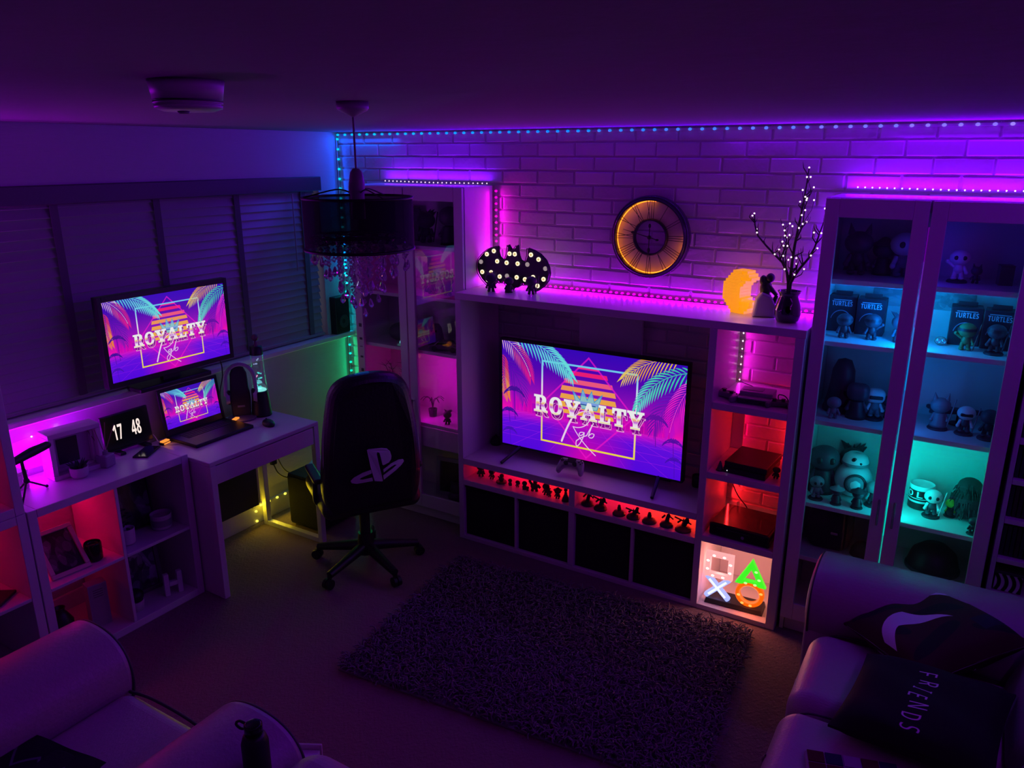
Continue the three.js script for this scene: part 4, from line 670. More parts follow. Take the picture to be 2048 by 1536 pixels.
{
  const t = thing('drink_bottle', 'black drink bottle with a carry loop standing on the armchair arm', 'bottle', [2.145, 0.563, 2.72]);
  part(t, 'body', lathe([[0, 0], [0.034, 0], [0.036, 0.01], [0.036, 0.12], [0.03, 0.14], [0.022, 0.15], [0, 0.15]]), black); part(t, 'cap', lathe([[0, 0.149], [0.024, 0.149], [0.024, 0.175], [0.018, 0.18], [0, 0.18]]), blackGloss);
  part(t, 'carry_loop', tube([[-0.02, 0.165, 0], [-0.05, 0.168, 0.004], [-0.062, 0.155, 0.006], [-0.045, 0.147, 0.005], [-0.018, 0.155, 0]], 0.004, 20, 6), black);
}
{
  const t = thing('footstool', 'round-topped leather footstool at the bottom edge beside the armchair', 'footstool', [2.34, 0, 2.75]);
  part(t, 'top', xf(puff(0.32, 0.2, 0.4, 0.09, 0.03), 0, 0.5, 0), cream); part(t, 'skirt', box(0.28, 0.41, 0.36, 0, 0.215, 0, 0.02, 2), blackFab);
}
{ const t = thing('magazine_holder', 'slim white holder standing before the armchair arm at the bottom edge', 'magazine holder', [2.045, 0, 2.475], 0.5); part(t, 'back_board', box(0.1, 0.42, 0.008, 0, 0.21, -0.03, 0.002), M(0.6, 0.59, 0.6, 0.5)); part(t, 'front_board', box(0.1, 0.36, 0.008, 0, 0.18, 0.03, 0.002), M(0.6, 0.59, 0.6, 0.5)); part(t, 'papers', box(0.09, 0.4, 0.045, 0, 0.205, 0, 0.002), M(0.7, 0.69, 0.7, 0.7)); }
/* ---------- desk items ---------- */
{
  const t = thing('lava_lamp', 'tall water lamp with little glowing fish on a black base', 'lamp', [0.19, 0.75, 0.955]);
  part(t, 'base', lathe([[0, 0], [0.056, 0], [0.056, 0.008], [0.045, 0.14], [0.043, 0.147], [0, 0.147]]), black);
  part(t, 'tube', lathe([[0.041, 0.147], [0.044, 0.15], [0.038, 0.25], [0.034, 0.36], [0.031, 0.36], [0.035, 0.25], [0.04, 0.15], [0.041, 0.147]]), glassM);
  part(t, 'cap', lathe([[0, 0.358], [0.036, 0.358], [0.037, 0.362], [0.034, 0.405], [0, 0.408]]), black);
  part(t, 'finial', cat(sph(0.02, 0, 0.455, 0), lathe([[0.014, 0.406], [0.008, 0.42], [0.006, 0.436], [0, 0.44]])), M(0.12, 0.06, 0.08, 0.25));
  const water = glow([0.25, 0.9, 0.85], 0.9), fishC = glow([0.1, 0.85, 0.8], 0.8), pinkF = glow([1, 0.3, 0.7], 0.8), fish = cat(sph(0.006, 0, 0, 0, 1.5, 0.8, 0.5, 8), xf(new THREE.ConeGeometry(0.005, 0.009, 6), -0.011, 0, 0, 0, 0, -PI / 2));
  part(t, 'glowing_floor', cat(lathe([[0, 0.148], [0.038, 0.148], [0.036, 0.154], [0.02, 0.162], [0, 0.16]])), water);
  for (const [x, y, z, a, k] of [[0.01, 0.175, 0.01, 0.3], [-0.012, 0.18, 0.012, 2.5], [0.0, 0.195, 0.016, 0], [0.014, 0.225, 0.004, 1], [-0.01, 0.235, 0.01, 2, 1], [0.008, 0.255, 0.012, 3.6], [-0.01, 0.305, 0.008, 0.5, 2], [0.006, 0.335, 0.006, 2, 2]]) part(t, 'fish', fish, k === 1 ? pinkF : k === 2 ? glow([0.35, 0.45, 0.8], 0.6) : fishC, x + 0.01, y, z, 0, a, 0.2);
  bulb([0.19, 0.915, 0.955], [0.2, 0.8, 0.9], 0.01, 1);
}
{
  const t = thing('headphone_stand', 'dark rounded headphone stand holding the white headset', 'headphone stand', [0.13, 0.75, 1.045], 0.9);
  part(t, 'plate', xf(ext(shapeOf([[-0.05, 0], [0.05, 0], [0.055, 0.1], [0.05, 0.18], [0.045, 0.25], [0.03, 0.285], [0, 0.295], [-0.03, 0.285], [-0.045, 0.25], [-0.05, 0.18], [-0.055, 0.1]]), 0.022, 0.008, 3), 0, 0.01, -0.01), charcoal);
  part(t, 'foot', lathe([[0, 0], [0.075, 0], [0.08, 0.006], [0.076, 0.012], [0, 0.014]], 0, 0, 0.02), greyP); part(t, 'badge', box(0.04, 0.012, 0.003, 0, 0.07, 0.013, 0.001), greyP);
}
{
  const t = thing('headphones', 'white over-ear headphones hanging on the dark stand', 'headphones', [0.14, 0.75, 1.045], 0.9), P = [];
  for (let i = 0; i <= 16; i++) { const a = PI * i / 16; P.push([Math.cos(a) * 0.078, 0.225 + Math.sin(a) * 0.092, 0.015]); }
  part(t, 'headband', tube([[0.082, 0.14, 0.015], ...P, [-0.082, 0.14, 0.015]], 0.011, 60, 8), M(0.42, 0.4, 0.42, 0.4));
  for (const s of [-1, 1]) { const e = part(t, 'ear_cup', cat(xf(cyl(0.04, 0.044, 0.02, 0, 0, 0, 28).scale(0.85, 1, 1.15), s * 0.082, 0.13, 0.015, 0, 0, s * PI / 2)), M(0.42, 0.4, 0.42, 0.4)); part(e, 'ear_pad', xf(new THREE.TorusGeometry(0.03, 0.012, 10, 28), s * 0.066, 0.13, 0.015, 0, PI / 2, 0), black); }
}
{
  const t = thing('computer_mouse', 'black mouse at the right end of the desk', 'mouse', [0.36, 0.75, 1.06], 1.2);
  part(t, 'body', sph(0.032, 0, 0.008, 0, 0.95, 0.75, 1.7, 20), black); part(t, 'scroll_wheel', xf(cyl(0.006, 0.006, 0.005, 0, -0.0025, 0, 12), 0, 0.0275, -0.028, 0, 0, PI / 2), charcoal);
}
for (const [l, x, z, a] of [['small amber light block at the left of the laptop', 0.13, 1.545, 0.2], ['small amber light block between laptop and headset', 0.16, 1.118, 0.4]]) { const t = thing('accent_light', l, 'light', [x, 0.7505, z], a); part(t, 'casing', box(0.03, 0.012, 0.05, 0, 0.006, 0, 0.002), black); part(t, 'light_bar', cat(box(0.024, 0.008, 0.044, 0.002, 0.017, 0, 0.002), box(0.005, 0.006, 0.04, 0.017, 0.007, 0, 0.001)), glow([1, 0.3, 0.04], 1.1)); bulb([x + 0.035, 0.78, z], C.amber, 0.0012, 1); }
one('charging_cable', 'pale looped cable behind the laptop', 'cable', tube([[0.06, 0.7535, 1.62], [0.09, 0.78, 1.6], [0.075, 0.8, 1.57], [0.1, 0.756, 1.555], [0.17, 0.7535, 1.54], [0.2, 0.7535, 1.51]], 0.0025, 40), paleP);
one('monitor_cable', 'black cable drooping from the monitor to the laptop', 'cable', tube([[0.1, 1.2, 1.24], [0.13, 1.12, 1.16], [0.12, 1.03, 1.14], [0.09, 0.9, 1.15], [0.1, 0.768, 1.14]], 0.0035, 40), black);
{
  const tex = canvasTex(512, 256, (c) => { c.fillStyle = '#020204'; c.fillRect(0, 0, 512, 256); c.fillStyle = '#ffe9e0'; c.textBaseline = 'middle'; c.textAlign = 'center'; c.save(); c.scale(0.72, 1.16); c.font = 'bold 138px sans-serif'; c.fillText('17', 208, 112); c.fillText('48', 496, 112); c.restore(); });
  const t = thing('digital_clock', 'dark tablet clock showing 17 48 in white numerals', 'clock', [0.1, 0.7705, 1.71], PI / 2);
  const q = new THREE.Group(); q.name = 'display_unit'; q.rotation.x = -0.12; q.position.y = 0.012; t.add(q);
  part(q, 'case', box2(-0.128, 0.128, 0.0, 0.185, -0.016, 0.0, 0.006, 2), charcoal); part(q, 'display', uvPlane(0.244, 0.17).translate(0, 0.093, 0.0008), new THREE.MeshStandardMaterial({ color: 0x020203, roughness: 0.15, emissive: 0xffffff, emissiveMap: tex, emissiveIntensity: 1 }));
  part(t, 'stand', cat(box(0.03, 0.014, 0.09, -0.07, 0.007, 0.0, 0.003), box(0.03, 0.014, 0.09, 0.07, 0.007, 0.0, 0.003)), black);
}
one('phone', 'black phone lying flat on the shelf top in front of the clock', 'phone', box(0.075, 0.009, 0.15, 0, 0.0045, 0, 0.004, 3), blackGloss, [0.21, 0.7705, 1.7], 0.55);
{
  const t = thing('reed_diffuser', 'small clear cube diffuser with thin reeds next to the photo box', 'diffuser', [0.2, 0.7705, 1.905], 0.3);
  part(t, 'jar', box(0.062, 0.06, 0.062, 0, 0.03, 0, 0.008, 3), M(0.3, 0.27, 0.33, 0.2)); part(t, 'neck', cyl(0.014, 0.016, 0.02, 0, 0.058, 0), greyP);
  for (const [x, z] of [[-0.05, -0.02], [0.01, 0.05], [-0.06, 0.03], [0.04, -0.04], [-0.02, -0.05]]) part(t, 'reed', bar([0, 0.06, 0], [x, 0.2, z], 0.0018, 0.0018, 5), M(0.25, 0.18, 0.12, 0.8));
}
{
  const t = thing('plant_pot', 'small white pot with a dark succulent in front of the photo box', 'potted plant', [0.22, 0.7705, 2.045]), leaf = new THREE.ConeGeometry(0.009, 0.05, 6).translate(0, 0.025, 0);
  part(t, 'pot', lathe([[0, 0], [0.03, 0], [0.037, 0.012], [0.04, 0.05], [0.034, 0.05], [0.032, 0.044], [0, 0.044]]), M(0.5, 0.46, 0.48, 0.5));
  for (let i = 0; i < 16; i++) part(t, 'leaf', leaf, M(0.02, 0.05, 0.025, 0.6), Math.cos(i * 2.4) * 0.012, 0.044, Math.sin(i * 2.4) * 0.012, Math.sin(i * 2.4) * (0.4 + i * 0.045), 0, -Math.cos(i * 2.4) * (0.4 + i * 0.045));
}
{
  const t = thing('photo_frame', 'deep white box frame with a dark square picture on the shelf top', 'photo frame', [0.15, 0.7705, 2.02], PI / 2 - 0.1), fm = M(0.6, 0.56, 0.58, 0.5);
  part(t, 'frame', cat(box2(-0.115, 0.115, 0, 0.022, -0.06, 0.045), box2(-0.115, 0.115, 0.198, 0.22, -0.06, 0.045), box2(-0.115, -0.093, 0.022, 0.198, -0.06, 0.045), box2(0.093, 0.115, 0.022, 0.198, -0.06, 0.045)), fm);
  part(t, 'mount', box2(-0.093, 0.093, 0.022, 0.198, -0.028, -0.02), M(0.5, 0.46, 0.52, 0.8)); part(t, 'picture', box2(-0.06, 0.03, 0.05, 0.17, -0.02, -0.014, 0.001), M(0.03, 0.02, 0.035, 0.4)); part(t, 'inner_step', cat(box2(-0.093, 0.093, 0.022, 0.034, -0.02, 0.01), box2(-0.093, 0.093, 0.186, 0.198, -0.02, 0.01), box2(-0.093, -0.081, 0.034, 0.186, -0.02, 0.01), box2(0.081, 0.093, 0.034, 0.186, -0.02, 0.01)), fm);
}
{
  const t = thing('desk_microphone', 'black microphone on a small tripod at the left end of the shelf top', 'microphone', [0.3, 0.7705, 2.29]);
  part(t, 'microphone_body', cat(bar([0.01, 0.195, 0.07], [-0.02, 0.205, -0.03], 0.016, 0.021, 14), bar([-0.02, 0.205, -0.03], [-0.035, 0.21, -0.1], 0.021, 0.017, 14), sph(0.017, -0.035, 0.21, -0.1, 1, 1, 1.2)), black);
  part(t, 'stem', cat(bar([0.01, 0.2, 0.03], [0.01, 0.1, 0.025], 0.007, 0.009), sph(0.013, 0.01, 0.1, 0.025)), black);
  for (const [x, z] of [[-0.09, -0.1], [0.05, 0.08], [-0.07, 0.07]]) part(t, 'tripod_leg', cat(bar([0.01, 0.1, 0.025], [x, 0.006, z], 0.005, 0.004), sph(0.007, x, 0.007, z)), black);
}
{
  const t = thing('storage_tin', 'small pink-lit box behind the photo frame in the corner', 'box', [0.1, 0.7705, 2.27], 0.2); part(t, 'body', box(0.1, 0.07, 0.07, 0, 0.035, 0, 0.004), M(0.7, 0.6, 0.65, 0.5)); part(t, 'lid', box(0.104, 0.014, 0.074, 0, 0.077, 0, 0.003), M(0.75, 0.7, 0.72, 0.5));
}
{
  const t = thing('speaker', 'black upright speaker at the corner end of the window sill', 'speaker', [0.0, 1.0505, 0.1]);
  part(t, 'cabinet', box(0.1, 0.245, 0.13, 0, 0.1225, 0, 0.006, 2), black); part(t, 'grille', box(0.006, 0.22, 0.115, 0.051, 0.122, 0, 0.002), blackFab); part(t, 'cone', xf(lathe([[0, 0], [0.03, 0.004], [0.042, 0.01], [0.044, 0.006]]), 0.052, 0.08, 0, 0, 0, -PI / 2), charcoal);
}
/* under the desk */
{
  const t = thing('subwoofer', 'black box speaker on the floor under the desk end', 'speaker', [0.33, 0, 0.67]);
  part(t, 'cabinet', box(0.26, 0.33, 0.3, 0, 0.175, 0, 0.008, 2), black); part(t, 'grille', box(0.25, 0.3, 0.006, 0, 0.175, 0.152, 0.002), blackFab);
  for (const [x, z] of [[-0.08, -0.12], [0.08, -0.12], [-0.08, 0.12], [0.08, 0.12]]) part(t, 'foot', cyl(0.012, 0.014, 0.012, x, 0, z), charcoal);
}
{ const t = thing('phone_dock', 'pale blue-lit cordless handset lying on the box speaker', 'phone', [0.235, 0.3405, 0.61], 0.5); part(t, 'body', box(0.06, 0.022, 0.15, 0, 0.011, 0, 0.009, 3), M(0.55, 0.6, 0.7, 0.4)); part(t, 'screen', box(0.03, 0.003, 0.035, 0, 0.0225, -0.035, 0.001), blackGloss); }
{
  const t = thing('cable_adapter', 'black cables with an inline power brick hanging under the desk', 'cable', [0, 0, 0]);
  part(t, 'power_brick', box(0.03, 0.085, 0.035, 0.1, 0.42, 0.83, 0.005, 2), black);
  part(t, 'cable', cat(tube([[0.1, 0.62, 0.84], [0.1, 0.52, 0.83], [0.1, 0.46, 0.83]], 0.004, 16), tube([[0.1, 0.38, 0.83], [0.1, 0.31, 0.8], [0.1, 0.26, 0.74], [0.12, 0.25, 0.7], [0.2, 0.3, 0.62]], 0.004, 30), tube([[0.09, 0.64, 0.8], [0.08, 0.45, 0.79], [0.09, 0.31, 0.74], [0.1, 0.26, 0.68], [0.2, 0.22, 0.56]], 0.004, 30)), black);
}
/* ---------- in the cube shelves ---------- */
function frameObj(label, pos, ry, w, h, tilt, pic, fm, fw = 0.02, name = 'photo_frame') {
  const t = thing(name, label, 'photo frame', pos, ry), q = new THREE.Group(); q.name = 'leaning_frame'; q.rotation.x = -tilt; t.add(q);
  part(q, 'frame', cat(box2(-w / 2, w / 2, 0, fw, -0.009, 0.009), box2(-w / 2, w / 2, h - fw, h, -0.009, 0.009), box2(-w / 2, -w / 2 + fw, fw, h - fw, -0.009, 0.009), box2(w / 2 - fw, w / 2, fw, h - fw, -0.009, 0.009)), fm);
  part(q, 'picture', box2(-w / 2 + fw, w / 2 - fw, fw, h - fw, -0.007, 0.0, 0.001), pic);
  part(t, 'strut', bar([0, h * 0.6 * Math.cos(tilt) - 0.006, -0.012 - h * 0.6 * Math.sin(tilt)], [0, 0.006, -0.02 - h * 0.6 * Math.sin(tilt) - 0.05], 0.006), fm);
  return t;
}
const arty = (s, a) => { let q = s; const rn = () => (q = (q * 1103515245 + 12345) % 2147483648) / 2147483648; return new THREE.MeshStandardMaterial({ roughness: 0.35, map: canvasTex(128, 128, (c) => { c.fillStyle = a[0]; c.fillRect(0, 0, 128, 128); for (let i = 0; i < 26; i++) { c.fillStyle = a[1 + (rn() * (a.length - 1) | 0)]; c.globalAlpha = 0.5; c.beginPath(); c.ellipse(rn() * 128, rn() * 128, 8 + rn() * 30, 4 + rn() * 18, rn() * 3, 0, 7); c.fill(); } }) }); };
const wood = M(0.5, 0.42, 0.4, 0.6);
frameObj('tilted portrait frame in the red-lit upper cube of the low shelf', [0.345, 0.3945, 2.215], PI / 2 - 0.08, 0.17, 0.23, 0.72, arty(4, ['#2a1c28', '#100a10', '#8a7a90', '#5a4660']), wood);
frameObj('large unframed-looking dark canvas leaning in the upper right cube', [0.2, 0.3945, 1.83], PI / 2 - 0.05, 0.25, 0.31, 0.12, arty(9, ['#3a2a40', '#8a7a94', '#1c1220', '#5a4a66']), charcoal, 0.008);
frameObj('framed portrait leaning in the lower right cube behind the letter', [0.2, 0.0385, 1.83], PI / 2 - 0.1, 0.24, 0.29, 0.12, arty(17, ['#4a3c58', '#9a8ca8', '#221a2c', '#b8acc4']), M(0.12, 0.1, 0.12, 0.4), 0.022);
{
  const t = thing('candle_jar', 'black glass candle jar in the red-lit upper cube', 'candle', [0.31, 0.3945, 2.09]); part(t, 'jar', lathe([[0, 0], [0.032, 0], [0.037, 0.006], [0.038, 0.08], [0.035, 0.088], [0.033, 0.086], [0.034, 0.06], [0, 0.06]]), blackGloss); part(t, 'wax', cyl(0.033, 0.033, 0.003, 0, 0.06, 0), M(0.3, 0.2, 0.22, 0.5));
}
{
  const t = thing('candle_jar', 'white ribbed candle pot beside the dark canvas', 'candle', [0.29, 0.3945, 1.725]); part(t, 'jar', lathe([[0, 0], [0.042, 0], [0.048, 0.01], [0.05, 0.07], [0.052, 0.078], [0.046, 0.078], [0.044, 0.06], [0, 0.06]]), M(0.45, 0.42, 0.46, 0.5)); part(t, 'label_band', lathe([[0.0492, 0.02], [0.0502, 0.02], [0.0508, 0.055], [0.0498, 0.055]]), greyP); part(t, 'wax', cyl(0.043, 0.043, 0.003, 0, 0.06, 0), M(0.5, 0.4, 0.45, 0.5));
}
{
  const t = thing('plant_pot', 'white mug-shaped pot with a trailing dark plant in the upper right cube', 'potted plant', [0.3, 0.3945, 1.915]); part(t, 'pot', lathe([[0, 0], [0.03, 0], [0.034, 0.01], [0.036, 0.08], [0.032, 0.08], [0.03, 0.07], [0, 0.07]]), M(0.55, 0.5, 0.56, 0.5));
  const leafM = M(0.03, 0.05, 0.03, 0.6), leaf = sph(0.016, 0.02, 0, 0, 1, 0.18, 0.6, 8); for (let i = 0; i < 14; i++) part(t, 'leaf', leaf, leafM, 0, 0.085 + i * 0.007, 0, 0, i * 2.3, rr(-0.5, 0.7));
}
{
  const t = thing('product_box', 'narrow white carton standing in the lower left cube', 'box', [0.26, 0.0385, 2.085], PI / 2 - 0.2), tex = canvasTex(64, 256, (c) => { c.fillStyle = '#9a8a98'; c.fillRect(0, 0, 64, 256); c.strokeStyle = '#4a3a4a'; c.lineWidth = 4; for (let i = 0; i < 4; i++) { c.beginPath(); c.moveTo(14, 30 + i * 14); c.lineTo(50, 30 + i * 14); c.stroke(); } });
  part(t, 'carton', box(0.085, 0.22, 0.06, 0, 0.11, 0, 0.002), M(0.4, 0.34, 0.4, 0.5)); part(t, 'printed_front', uvPlane(0.078, 0.21).translate(0, 0.11, 0.0306), new THREE.MeshStandardMaterial({ map: tex, roughness: 0.5 }));
}
{ const t = thing('vase', 'squat black vase in the lower left cube of the low shelf', 'vase', [0.2, 0.0385, 2.23]); part(t, 'body', lathe([[0, 0], [0.03, 0], [0.05, 0.03], [0.052, 0.07], [0.03, 0.11], [0.02, 0.125], [0.026, 0.14], [0.02, 0.14], [0.015, 0.12], [0, 0.11]]), black); }
{ const t = thing('letter_ornament', 'standing white letter H in the lower right cube', 'letter', [0.33, 0.0385, 1.735], PI / 2 - 0.3); part(t, 'letter', cat(box2(-0.045, -0.02, 0, 0.12, -0.012, 0.012), box2(0.02, 0.045, 0, 0.12, -0.012, 0.012), box2(-0.02, 0.02, 0.048, 0.072, -0.012, 0.012)), M(0.6, 0.56, 0.62, 0.5)); }
{ const t = thing('plant_pot', 'black bowl with a white saucer in the lower right cube', 'bowl', [0.3, 0.0385, 1.925]); part(t, 'saucer', lathe([[0, 0], [0.035, 0], [0.04, 0.05], [0.034, 0.05], [0, 0.02]]), M(0.5, 0.45, 0.5, 0.5)); part(t, 'bowl', sph(0.042, 0, 0.075, 0, 1, 0.8, 1), black); }
{ const t = thing('figurine', 'dark stick-limbed figure in the upper cube at the left edge', 'figurine', [0.3, 0.8105, 2.5], PI / 2); part(t, 'body', cat(bar([0, 0.01, 0], [0, 0.09, 0], 0.01, 0.016), sph(0.03, 0, 0.12, 0, 1, 0.9, 0.9), bar([0, 0.085, 0], [0.05, 0.05, 0.01], 0.006), bar([0, 0.085, 0], [-0.05, 0.06, 0.01], 0.006)), black); part(t, 'base', cyl(0.04, 0.045, 0.012), black); }
{ const t = thing('angled_ornament', 'dark angled ornament lying in the lower cube at the left edge', 'ornament', [0.26, 0.3945, 2.52], 0.6); part(t, 'foot', box(0.16, 0.012, 0.12, 0, 0.006, 0, 0.004), charcoal); part(t, 'arm', bar([0, 0.01, 0], [-0.03, 0.14, 0.03], 0.012, 0.008), charcoal); }
/* small items beside the television */
{ const t = thing('candle_jar', 'small black jar on the deck right of the television', 'candle', [2.5, 0.5125, 0.1]); part(t, 'jar', lathe([[0, 0], [0.028, 0], [0.03, 0.01], [0.03, 0.06], [0.026, 0.06], [0.025, 0.045], [0, 0.045]]), black); part(t, 'wax', cyl(0.025, 0.025, 0.003, 0, 0.045, 0), greyP); }
{ const t = thing('candle_jar', 'low dark dish on the deck left of the television', 'candle', [1.262, 0.5125, 0.13]); part(t, 'jar', lathe([[0, 0], [0.03, 0], [0.034, 0.012], [0.03, 0.03], [0.02, 0.045], [0, 0.05]]), charcoal); part(t, 'knob', sph(0.008, 0, 0.054, 0), black); }

/* ---------- figurines, boxes and pictures in the cabinets and on the figure shelf ---------- */
const dk = M(0.025, 0.02, 0.03, 0.5), dk2 = M(0.06, 0.05, 0.07, 0.5), gy = M(0.2, 0.19, 0.22, 0.5), wh = M(0.65, 0.65, 0.67, 0.4), gn = M(0.06, 0.16, 0.05, 0.5), br = M(0.12, 0.07, 0.05, 0.6), tan = M(0.3, 0.22, 0.17, 0.6), lime = M(0.3, 0.75, 0.06, 0.5);
function fig(label, pos, h, ry, o = {}) {                              // big-headed toy figure about h tall
  const t = thing('figurine', label, 'figurine', pos, ry, o.group), k = h / 0.1, S = (g) => g.scale(k, k, k), hm = o.head ?? dk2, bm = o.body ?? dk, b = o.base ? 0.008 : 0;
  const hg = [o.square ? box(0.056, 0.046, 0.046, 0, 0.072 + b, 0, 0.018, 4) : sph(0.028, 0, 0.072 + b, 0, 1.08, 0.92, 0.95, 18)];
  if (o.ears) hg.push(...[-1, 1].map((s) => xf(new THREE.ConeGeometry(0.009, 0.026, 8), s * 0.019, 0.104 + b, 0, 0, 0, -s * 0.2)));
  if (o.round) hg.push(...[-1, 1].map((s) => sph(0.012, s * 0.024, 0.097 + b, 0, 1, 1, 0.5, 12)));
  if (o.spikes) for (let i = 0; i < 7; i++) hg.push(xf(new THREE.ConeGeometry(0.009, 0.028, 6), Math.sin(i * 0.9) * 0.022, 0.092 + b + (i % 2) * 0.006, -0.012 - (i % 3) * 0.006, -0.7, 0, -Math.sin(i * 0.9) * 0.8));
  part(t, 'head', S(cat(hg)), hm);
  if (o.hat) part(t, 'hat', S(lathe([[0, 0.108 + b], [0.008, 0.106 + b], [0.021, 0.094 + b], [0.04, 0.086 + b], [0.04, 0.083 + b], [0.026, 0.083 + b]])), o.hat);
  if (o.eyes) for (const s of [-1, 1]) part(t, 'eye', S(sph(0.0065, s * 0.012, 0.073 + b, 0.0235, 1, 1.1, 0.5, 10)), black);
  if (o.visor) part(t, 'visor', S(box(0.04, 0.012, 0.01, 0, 0.07 + b, 0.022, 0.004, 2)), black);
  if (o.band) part(t, 'mask_band', S(new THREE.CylinderGeometry(0.0305, 0.0305, 0.01, 24, 1, true).translate(0, 0.076 + b, 0)), o.band);
  if (o.robe) part(t, 'robe', S(lathe([[0, b], [0.026, b], [0.025, 0.01 + b], [0.017, 0.045 + b], [0.012, 0.05 + b], [0, 0.05 + b]])), bm);
  else {
    part(t, 'torso', S(cat(sph(0.0165, 0, 0.036 + b, 0, 0.95, 1.05, 0.8, 14), cyl(0.009, 0.013, 0.014, 0, 0.044 + b, 0, 12))), bm);
    for (const s of [-1, 1]) part(t, 'leg', S(cat(bar([s * 0.008, 0.028 + b, 0], [s * 0.011, 0.006 + b, 0], 0.0075, 0.0075), sph(0.009, s * 0.011, 0.006 + b, 0.004, 1, 0.65, 1.4, 10))), o.legs ?? bm);
  }
  for (const s of [-1, 1]) { const up = o.wave && s === o.wave; part(t, 'arm', S(cat(bar([s * 0.014, 0.044 + b, 0], up ? [s * 0.033, 0.058 + b, 0.004] : [s * 0.023, 0.026 + b, 0.008], 0.006, 0.005), sph(0.0065, ...(up ? [s * 0.034, 0.06 + b, 0.004] : [s * 0.023, 0.025 + b, 0.009]), 1, 1, 1, 8))), o.arms ?? hm); }
  if (o.staff) part(t, 'staff', S(bar([0.024, 0.004 + b, 0.012], [0.04, 0.1 + b, 0.014], 0.0022)), o.staff);
  if (o.cape) part(t, 'cape', S(xf(ext(shapeOf([[-0.014, 0], [0.014, 0], [0.026, -0.042], [-0.026, -0.042]]), 0.003, 0.001), 0, 0.048 + b, -0.018, 0.15)), o.cape);
  if (o.base) part(t, 'base', S(lathe([[0, 0], [0.03, 0], [0.031, 0.003], [0.027, 0.008], [0, 0.008]], 0, 0, 0, 28)), o.base);
  return t;
}
// right cabinet, top shelf
fig('tall dark plush-like toy with ears at the far left of the top blue shelf', [3.15, 1.69, 0.19], 0.19, 0.2, { ears: 1, body: dk, head: dk2, cape: dk });
fig('dark hatted toy figure in the middle of the top left blue shelf', [3.245, 1.69, 0.13], 0.15, 0.1, { hat: dk, robe: 1, head: dk2 });
fig('pale blue-lit toy figure half hidden by the middle door frame on the top shelf', [3.325, 1.69, 0.16], 0.19, 0.4, { head: wh, body: gy, eyes: 1 });
fig('small white waving figure with big dark eyes on the top right shelf', [3.535, 1.69, 0.2], 0.125, 0.1, { head: wh, body: wh, arms: wh, eyes: 1, wave: -1, base: dk });
fig('dark toy on top right shelf next to the white waving figure', [3.6, 1.69, 0.2], 0.07, -0.3, { head: dk2, ears: 1 });
one('toy_box', 'small dim carton at the right end of the top blue shelf', 'box', cat(box(0.05, 0.075, 0.05, 0, 0.0375, 0, 0.002), box(0.052, 0.004, 0.052, 0, 0.077, 0, 0.001)), dk2, [3.7, 1.69, 0.18], 0.2);
// second shelf: boxes with lettering
const boxTex = canvasTex(256, 320, (c) => { c.fillStyle = '#101828'; c.fillRect(0, 0, 256, 320); c.fillStyle = '#0a1018'; c.beginPath(); c.ellipse(128, 220, 96, 92, 0, 0, 7); c.fill(); c.strokeStyle = '#8090a8'; c.lineWidth = 7; c.beginPath(); c.ellipse(128, 220, 98, 94, 0, PI * 1.05, PI * 1.95); c.stroke(); c.fillStyle = '#b0c0d0'; c.textAlign = 'center'; c.save(); c.translate(128, 84); c.scale(0.88, 1.1); c.font = 'bold 56px sans-serif'; c.fillText('TURTLES', 0, 0); c.restore(); c.fillRect(40, 26, 176, 6); });
const boxPrint = new THREE.MeshStandardMaterial({ map: boxTex, roughness: 0.4 });
for (const [l, x, z, a] of [['dark window box lettered TURTLES in the left half of the blue-lit cabinet', 3.228, 0.12, 0.02], ['dark window box lettered TURTLES in the right half, left of its twin', 3.59, 0.12, 0.05], ['dark window box lettered TURTLES at the right end of the second shelf', 3.712, 0.14, -0.05], ['dark unlit window box at the left end of the second shelf', 3.105, 0.1, 0.05]]) {
  const t = thing('toy_box', l, 'box', [x, 1.425, z], a); part(t, 'carton', box(0.115, 0.16, 0.09, 0, 0.08, 0, 0.003), dk); part(t, 'printed_front', uvPlane(0.11, 0.155).translate(0, 0.08, 0.0456), boxPrint); part(t, 'hanging_tab', box(0.07, 0.02, 0.004, 0, 0.168, 0, 0.002), dk);
}
fig('dark masked toy figure in front of the unlit box on the second shelf', [3.143, 1.425, 0.27], 0.11, 0.2, { head: dk2, body: dk, band: dk });
fig('dark masked toy figure in front of the left lettered box', [3.252, 1.425, 0.25], 0.115, 0.1, { head: dk2, body: dk, band: dk, wave: 1 });
fig('green masked toy figure in front of the right-hand lettered boxes', [3.603, 1.425, 0.25], 0.115, 0.1, { head: gn, body: gn, band: dk, wave: -1, staff: br });
fig('dull green toy figure right of the green masked one', [3.705, 1.425, 0.27], 0.115, -0.1, { head: dk2, body: dk, band: dk, staff: dk, base: dk });
fig('dark toy figure peeking beside the middle door frame on the second shelf', [3.358, 1.425, 0.24], 0.12, 0.3, { head: dk2, spikes: 1 });
{ const t = thing('goggled_ornament', 'small rounded toy head with shiny goggles alone on the second shelf', 'toy', [3.513, 1.425, 0.2], 0.1); part(t, 'head', sph(0.024, 0, 0.018, 0, 1, 0.75, 0.9), tan); for (const s of [-1, 1]) part(t, 'goggle', cat(xf(new THREE.TorusGeometry(0.008, 0.003, 8, 18), s * 0.0095, 0.02, 0.019), sph(0.007, s * 0.0095, 0.02, 0.018, 1, 1, 0.4, 10)), metal); }
